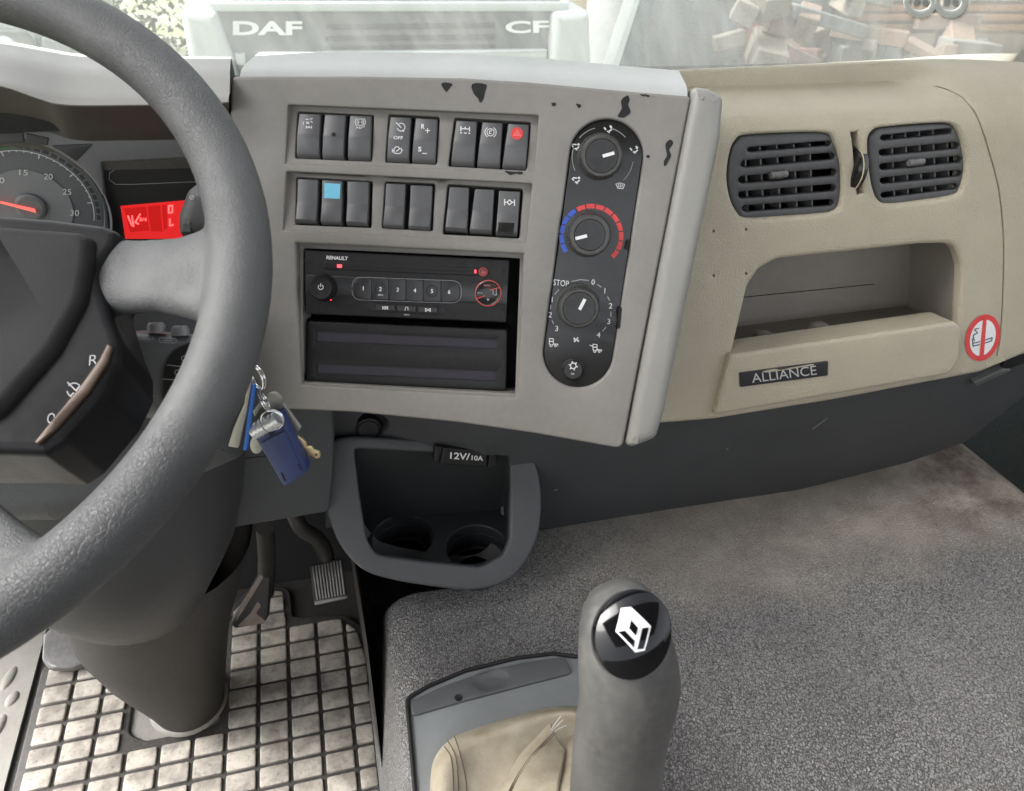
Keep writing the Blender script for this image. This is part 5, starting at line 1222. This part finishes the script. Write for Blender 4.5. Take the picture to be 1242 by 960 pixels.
# base plate on the carpet
BS = Surf(on_z(600, 880, .418), (1, 0, 0), (0, 1, 0))
basep = rpoly([(493.5, 848), (520, 833), (564, 814.5), (627, 799), (671, 793.6), (694, 797), (760, 800), (800, 1100), (520, 1100), (505, 985)], [10, 20, 40, 40, 30, 30, 10, 20, 20, 20], 4)
M['plate'] = plastic('plate_grey', (.19, .20, .205), .42, 900, .2, .0003, .1, .2, (.16, .16, .16))
bpz = prism('base_plate', BS, basep, -.022, 0, .003, M['plate'], gl_, seg=.015)
mb = MB(); Lb = [BS.at(*BS.ab(u, v), .001) for u, v in basep]; mb.tube(Lb + [Lb[0]], .0022, 8, False); mb.build('plate_edge', M['black'], bpz)
tr = rpoly([(501, 866), (500.5, 850), (540, 832.5), (595, 814), (640, 804), (684, 798), (692, 815), (640, 828), (560, 849)], [3, 6, 20, 20, 20, 5, 4, 20, 20], 4)
dish = ell(595.6, 825, 23.5, 13.5, -8, 36)
M['strip'] = plastic('strip_charcoal', (.085, .087, .09), .42, 900, .2, .0003)
tm = panel('coin_strip', BS, tr, [(dish, [(.0012, -.0004), (.004, -.0014), (.009, -.0022)])], M['strip'], bpz, .0035, None, fil(.0015, .005), .02)
dl2 = [BS.ab(u, v, .0035) for u, v in dish]
if area(dl2) < 0: dl2.reverse()
mb = MB(); dl3 = offset(dl2, .0088); vo, fo = cdt([dl3]); mb.add([BS.at(a, b, .0013) for a, b in vo], fo); mb.build('finger_dish', M['strip'], tm)
k = BS.scale(556, 846); lathe('strip_screw', BS.px(556, 846.5, .0035), (0, 0, 1), [(5 * k, 0), (4.4 * k, .0008), (2.6 * k, .0003), (0, .0003)], M['black'], tm, 16)
# leather boot with folds
def boot_leather():
    m, t, b = mat_base('cream_boot_leather'); n1 = noise(t, 30, 5, .6)
    t.links.new(mix(t, ramp(t, n1, [(.35, 0), (.7, 1)]), (.27, .23, .165), (.40, .355, .275)), b.inputs['Base Color']); b.inputs['Roughness'].default_value = .5
    v = N_(t, 'TexVoronoi'); v.inputs['Scale'].default_value = 420; t.links.new(coords(t), v.inputs['Vector']); bump(t, b, v.outputs['Distance'], .35, .0006); return m
M['bootl'] = boot_leather()
bz = [(.414, [(521, 985), (522, 945), (526, 922), (538, 904), (557, 891.5), (600, 877), (660, 860), (700, 858), (760, 860)]),
      (.428, [(522, 985), (523, 945), (528, 921), (540, 903), (558, 890.5), (601, 876), (661, 859), (700, 857), (760, 859)]),
      (.444, [(528, 985), (530, 945), (535, 923), (546, 906), (563, 894), (605, 880), (664, 862), (702, 860), (760, 862)]),
      (.449, [(540, 985), (543, 946), (549, 926), (558, 911), (574, 901), (613, 887), (668, 868), (706, 866), (760, 868)]),
      (.440, [(566, 985), (570, 950), (574, 934), (580, 923), (594, 914), (630, 902), (678, 882), (712, 878), (760, 880)]),
      (.438, [(596, 990), (600, 962), (606, 948), (616, 936), (630, 927), (656, 914), (692, 895), (718, 890), (760, 892)]),
      (.462, [(640, 1000), (646, 976), (654, 962), (664, 950), (676, 940), (694, 926), (712, 910), (728, 904), (762, 905)]),
      (.52, [(690, 1010), (694, 992), (700, 980), (708, 970), (716, 960), (724, 948), (734, 936), (742, 930), (764, 930)])]
m = MB(); rows = [spline([tuple(on_z(u, v, z)) for u, v in L], 5) for z, L in bz]
cols = [spline([r[i] for r in rows], 4) for i in range(len(rows[0]))]
rnd = random.Random(5)
m.loft([[Vector(p) for p in c] for c in cols], False); bo = m.build('boot', M['bootl'], gl_, 80)
from mathutils.bvhtree import BVHTree
bv = BVHTree.FromPolygons([v.co[:] for v in bo.data.vertices], [p.vertices[:] for p in bo.data.polygons])
def on_boot(u, v, lift=.0):
    h = bv.ray_cast(CAM, ray(u, v).normalized()); p = h[0] if h[0] else on_z(u, v, .44)
    return p - ray(u, v).normalized() * lift
for L in ([(538.7, 905.5), (546.7, 918), (549.3, 939), (550, 960)], [(543, 899), (552, 916), (555.5, 942), (556, 962)], [(551, 893), (557, 911), (564.4, 942), (566, 962)]):
    mb = MB(); mb.tube([on_boot(u, v, .0002) for u, v in spline(L, 5)], .00055, 6); mb.build('stitch_line', plain('brown_thread', (.10, .075, .05), .7) if 'brown_thread' not in bpy.data.materials else bpy.data.materials['brown_thread'], bo)
# turned-over flap beside the shaft
rowsf = [[(606, 962), (617, 938), (632, 914), (650, 895), (667, 876.5)], [(612, 963), (624, 940), (640, 917), (657, 899), (671, 884)], [(640, 968), (648, 946), (658, 924), (668, 908), (677, 898)], [(676, 972), (678, 950), (682, 932), (684, 920), (686, 910)]]
lift = [(.012, .012, .012, .011, .009), (.019, .020, .020, .018, .013), (.017, .019, .019, .017, .012), (.006, .008, .008, .006, .004)]
rf = [spline([tuple(on_boot(u, v, l)) for (u, v), l in zip(R_, Lf)], 5) for R_, Lf in zip(rowsf, lift)]
cf = [spline([r[i] for r in rf], 6) for i in range(len(rf[0]))]
m = MB(); m.loft([[Vector(p) for p in c] for c in cf], False); fl = m.build('boot_flap', M['bootl'], bo, 80)
sd = fl.modifiers.new('thickness', 'SOLIDIFY'); sd.thickness = .0025
for dv in (0, 2.2):
    mb = MB(); mb.tube([on_boot(u + dv * .5, v + dv, .0205) for u, v in spline([(616, 962), (628, 940), (644, 917), (660, 900), (672, 888)], 5)], .00045, 6); mb.build('stitch_line', bpy.data.materials['brown_thread'], fl)
for q in (((668, 888), (676, 880), (683, 873)), ((669, 890), (678, 884), (687, 880)), ((668, 886), (674, 877), (680, 869))):
    mb = MB(); mb.tube([on_boot(u, v, .014 - i * .002) for i, (u, v) in enumerate(q)], .0003, 5); mb.build('loose_thread', M['white'], bo)

# ================================================================== outside the windscreen
YW = 4.0
gm = plain('yard_ground', (.12, .115, .09), .9, var=.4)
def yard_mat():
    m, t, b = mat_base('gravel_and_weeds'); n1 = noise(t, 1.1, 6, .7); n2 = noise(t, 14, 5, .7)
    c = mix(t, n2, (.10, .095, .085), (.27, .255, .22)); c = mix(t, ramp(t, n1, [(.45, 0), (.58, 1)]), c, (.14, .17, .07)); t.links.new(c, b.inputs['Base Color']); b.inputs['Roughness'].default_value = .95; return m
m = MB(); m.add([(-60, .9, -1.2), (60, .9, -1.2), (60, 120, -1.2), (-60, 120, -1.2)], [(0, 1, 2, 3)]); m.add([(-60, -60, -1.2), (60, -60, -1.2), (60, .9, -1.2), (-60, .9, -1.2)], [(0, 1, 2, 3)])
structure(m.build('ground', yard_mat(), None, 0))
G = Surf((.5, YW, .3), (1, 0, 0), (0, 0, 1))
tk = thing('parked_truck', (.5, 5, -1.2), 'white truck front with grey grille, facing the cab through the windscreen', 'truck')
wp = plain('white_truck_paint', (.40, .43, .42), .35, coat=.4); gg = plain('grille_grey', (.115, .12, .122), .6, var=.25); gd = plain('grille_dark', (.03, .03, .03), .6)
gq = [G.ab(u, v) for u, v in ((250, 8), (690, 8), (690, 90), (270, 90))]
gx0_, gx1_ = G.ab(262, 40)[0], G.ab(676, 40)[0]
mb = MB(); mb.box((.5 + (gx0_ + gx1_) / 2, YW + .05, .18), gx1_ - gx0_, .1, .52); mb.build('grille_panel', gg, tk)
for v0, v1 in ((30, 36), (44, 50), (56, 60)):
    L = [G.ab(u, v) for u, v in ((395, v0), (600, v0 - 2), (600, v1 - 2), (395, v1))]; prism('grille_slot', G, L, -.001, .006, .002, gd, tk, px=False)
prism('white_strip', G, rpoly([(384, 64), (664, 60.5), (664, 72.5), (386, 76.5)], 2), -.01, .03, .01, wp, tk); prism('white_strip', G, [(284, 66), (297, 66), (298, 80), (287, 80)], -.01, .03, .01, wp, tk)
prism('lower_grille', G, [(384, 79), (664, 74.5), (664, 100), (384, 104)], -.01, .004, .002, gd, tk)
prism('grille_top_edge', G, [(250, 3), (690, 3), (690, 14.5), (258, 15)], -.02, .03, .01, wp, tk)
for L in ([(218, 13), (262, 15), (286, 82), (297, 130), (240, 130), (230, 80)], [(672, 16), (716, 13), (719, 90), (712, 130), (660, 130), (668, 85)]):
    prism('corner_post', G, rpoly(L, [8, 8, 4, 4, 4, 4]), -.2, .07, .04, wp, tk, n=5)
    c2 = [(sum(p[0] for p in L) / 6 + (u - sum(p[0] for p in L) / 6) * .3, v) for u, v in L]
text('lettering', G, 'DAF', (324.5, 34.4), 17, M['white'], tk, .012, 84, 0, .035)
text('lettering', G, 'CF', (639.5, 33), 15, M['white'], tk, .012, 53, -1, .03)
mb = MB(); mb.box((.5 + (gx0_ + gx1_) / 2, YW + 1.2, -.45), 1.9, 2.0, .8, bev=.05); mb.build('bumper_body', wp, tk)
mb = MB(); mb.box((.5 + (gx0_ + gx1_) / 2, YW + 1.25, 1.2), 1.9, 2.1, 1.5, bev=.12); mb.build('cab_body', wp, tk)
mb = MB(); mb.box((.5 + (gx0_ + gx1_) / 2, YW + .21, 1.25), 1.7, .06, .75, bev=.02); mb.build('truck_windscreen', plain('dark_truck_glass', (.03, .035, .04), .1), tk)
# white van with its headlamp, at the far left
vn = thing('white_van', (-1.5, 5, -1.2), 'white van with clear round headlamp beyond the left end of the dash', 'van')
vp = plain('van_white', (.42, .44, .42), .35, coat=.3)
G2 = Surf((-1.2, 4.2, .3), (1, 0, 0), (0, 0, 1))
a0, b0_ = G2.ab(60, 60); mb = MB(); mb.box((-1.2 + a0 - .9, 5.1, .1), 1.8, 1.75, 1.3, bev=.08); mb.build('body', vp, vn)
hl = prism('headlamp', G2, rpoly([(-40, 37), (32, 37), (44, 50), (46, 77), (42, 84), (-40, 84)], [2, 8, 6, 4, 4, 2]), -.02, .03, .01, plain('headlamp_housing', (.10, .11, .11), .2, coat=.6), vn)
lathe('lamp_reflector', G2.px(8, 58, .03), (0, -1, 0), [(.052, 0), (.048, .012), (.03, .02), (0, .023)], plain('lamp_chrome', (.85, .86, .86), .12, .8), hl, 24)
lathe('marker_lamp', G2.px(30, 64, .03), (0, -1, 0), [(.02, 0), (.016, .008), (0, .01)], plain('amber_lens', (.6, .28, .12), .25), hl, 16)
prism('wheel_arch', G2, rpoly([(50, 44), (66, 50), (82, 64), (88, 90), (50, 90)], 4), -.3, .02, .01, plain('arch_grey', (.2, .21, .21), .5), vn)
# yard clutter behind, right of the truck
yd = [('brick_shed', 'brown brick shed far right behind the glass', 'shed', 3.6, 6.6, 4.6, .3, 1.15, (.26, .17, .11)), ('rubble_heap', 'low ochre heap beside the parked truck', 'heap', 2.25, 7.2, .9, .8, .7, (.35, .25, .12))]
def bmat(name, c): return plain(name, c, .85, var=.45)
G3 = Surf((2.5, 5.4, .0), (1, 0, 0), (0, 0, 1))
def slab(name, label, cat, L, mat, w0=-.4, w1=0.0, r=.01, parent=None):
    o = prism(name, G3, L, w0, w1, r, mat, parent)
    if parent is None: tag(o, label, cat)
    return o
mv = thing('parked_machine', (3.4, 6, -1.2), 'grey machine body with a slanted pale pillar right of the white truck', 'vehicle')
prism('body_side', G3, [(770, -10), (1010, -10), (1010, 160), (740, 160)], -1.2, -.25, .03, bmat('machine_grey', (.20, .21, .21)), mv)
prism('pillar', G3, [(780, -12), (800, -12), (762, 110), (742, 110)], -.2, .0, .02, bmat('pillar_slate', (.12, .15, .16)), mv)
prism('pillar_edge', G3, [(774, -12), (780.5, -12), (742, 110), (733, 110)], -.15, .03, .01, plain('pillar_pale', (.6, .64, .64), .4), mv)
slab('timber_stack', 'brown stack of weathered boards at the far right behind the glass', 'timber', [(1012, -20), (1500, -20), (1500, 44), (1010, 40)], bmat('weathered_board', (.26, .18, .12)), -1.4, -.3)
tb = bpy.data.objects['timber_stack']
for i in range(5): prism('board', G3, [(1012 + i * 6, -18 + i * 12), (1420, -18 + i * 12), (1420, -10 + i * 12), (1014 + i * 6, -10 + i * 12)], -.31, -.26 + .01 * (i % 2), .006, bmat('board_%d' % i, random.choice([(.34, .19, .10), (.24, .19, .15), (.42, .24, .12), (.30, .22, .15)])), tb)
slab('red_crate', 'small red crate standing against the grey machine', 'crate', [(914, 36), (932, 35), (934, 60), (914, 64)], plain('red_plastic', (.36, .11, .08), .6), -.3, 0)
sp = thing('scrap_heap', (3.6, 5.3, -1.2), 'heap of dull tan and grey scrap blocks in front of the brown boards', 'scrap')
rs_ = random.Random(11); scols = [(.15, .11, .085), (.13, .125, .115), (.16, .14, .11), (.17, .12, .09), (.11, .115, .11), (.19, .165, .13), (.17, .085, .07)]
smats = [bmat('scrap_%d' % i, c) for i, c in enumerate(scols)]
for i in range(60):
    mb = MB(); c = Vector((rs_.uniform(2.9, 5.2), rs_.uniform(5.15, 5.6), 0)); c.z = -1.1 + rs_.random() ** .7 * 1.35; a = rs_.uniform(0, pi); tl = rs_.uniform(-.25, .25)
    mb.box(c, rs_.uniform(.15, .6), rs_.uniform(.08, .25), rs_.uniform(.06, .22), (cos(a), .4 * sin(a), tl), (-sin(a), cos(a), .1), .008); mb.build('scrap_piece', rs_.choice(smats), sp)
hp = MB()
for i in range(14):
    c = Vector((random.uniform(1.75, 2.35), random.uniform(6.6, 7.6), -1.0 + random.random() * .9)); s_ = random.uniform(.12, .26)
    lathe('x', c, (random.uniform(-.3, .3), random.uniform(-.3, .3), 1), [(0, -s_), (s_ * .8, -s_ * .6), (s_, 0), (s_ * .7, s_ * .6), (0, s_ * .8)], None, None, 7, mb=hp)
tag(hp.build('rubble_heap', bmat('ochre_rubble', (.36, .28, .16)), None, 20), 'ochre rubble heap between the white truck and the slanted pillar', 'heap')
mb = MB(); mb.box((6.5, 9.5, .6), 14, .4, 3.6); tag(mb.build('yard_wall', bmat('brown_wall', (.25, .19, .14)), None), 'brown yard wall across the background', 'wall')
hb = MB(); rnd = random.Random(3)
for i in range(5000):
    c = Vector((rnd.uniform(-4, 1), rnd.uniform(9, 10.5), rnd.uniform(-1.2, .9))); s_ = rnd.uniform(.03, .08); d = Vector((rnd.uniform(-1, 1), rnd.uniform(-1, 1), rnd.uniform(-1, 1))).normalized(); e = d.cross(Vector((.3, .5, .8))).normalized()
    hb.add([c - d * s_, c + e * s_ * .5, c + d * s_, c - e * s_ * .5], [(0, 1, 2, 3)])
hg = hb.build('hedge', plain('hedge_leaves', (.07, .085, .04), .8, var=.5), None, 0); tag(hg, 'green overgrown hedge behind the white truck', 'hedge')
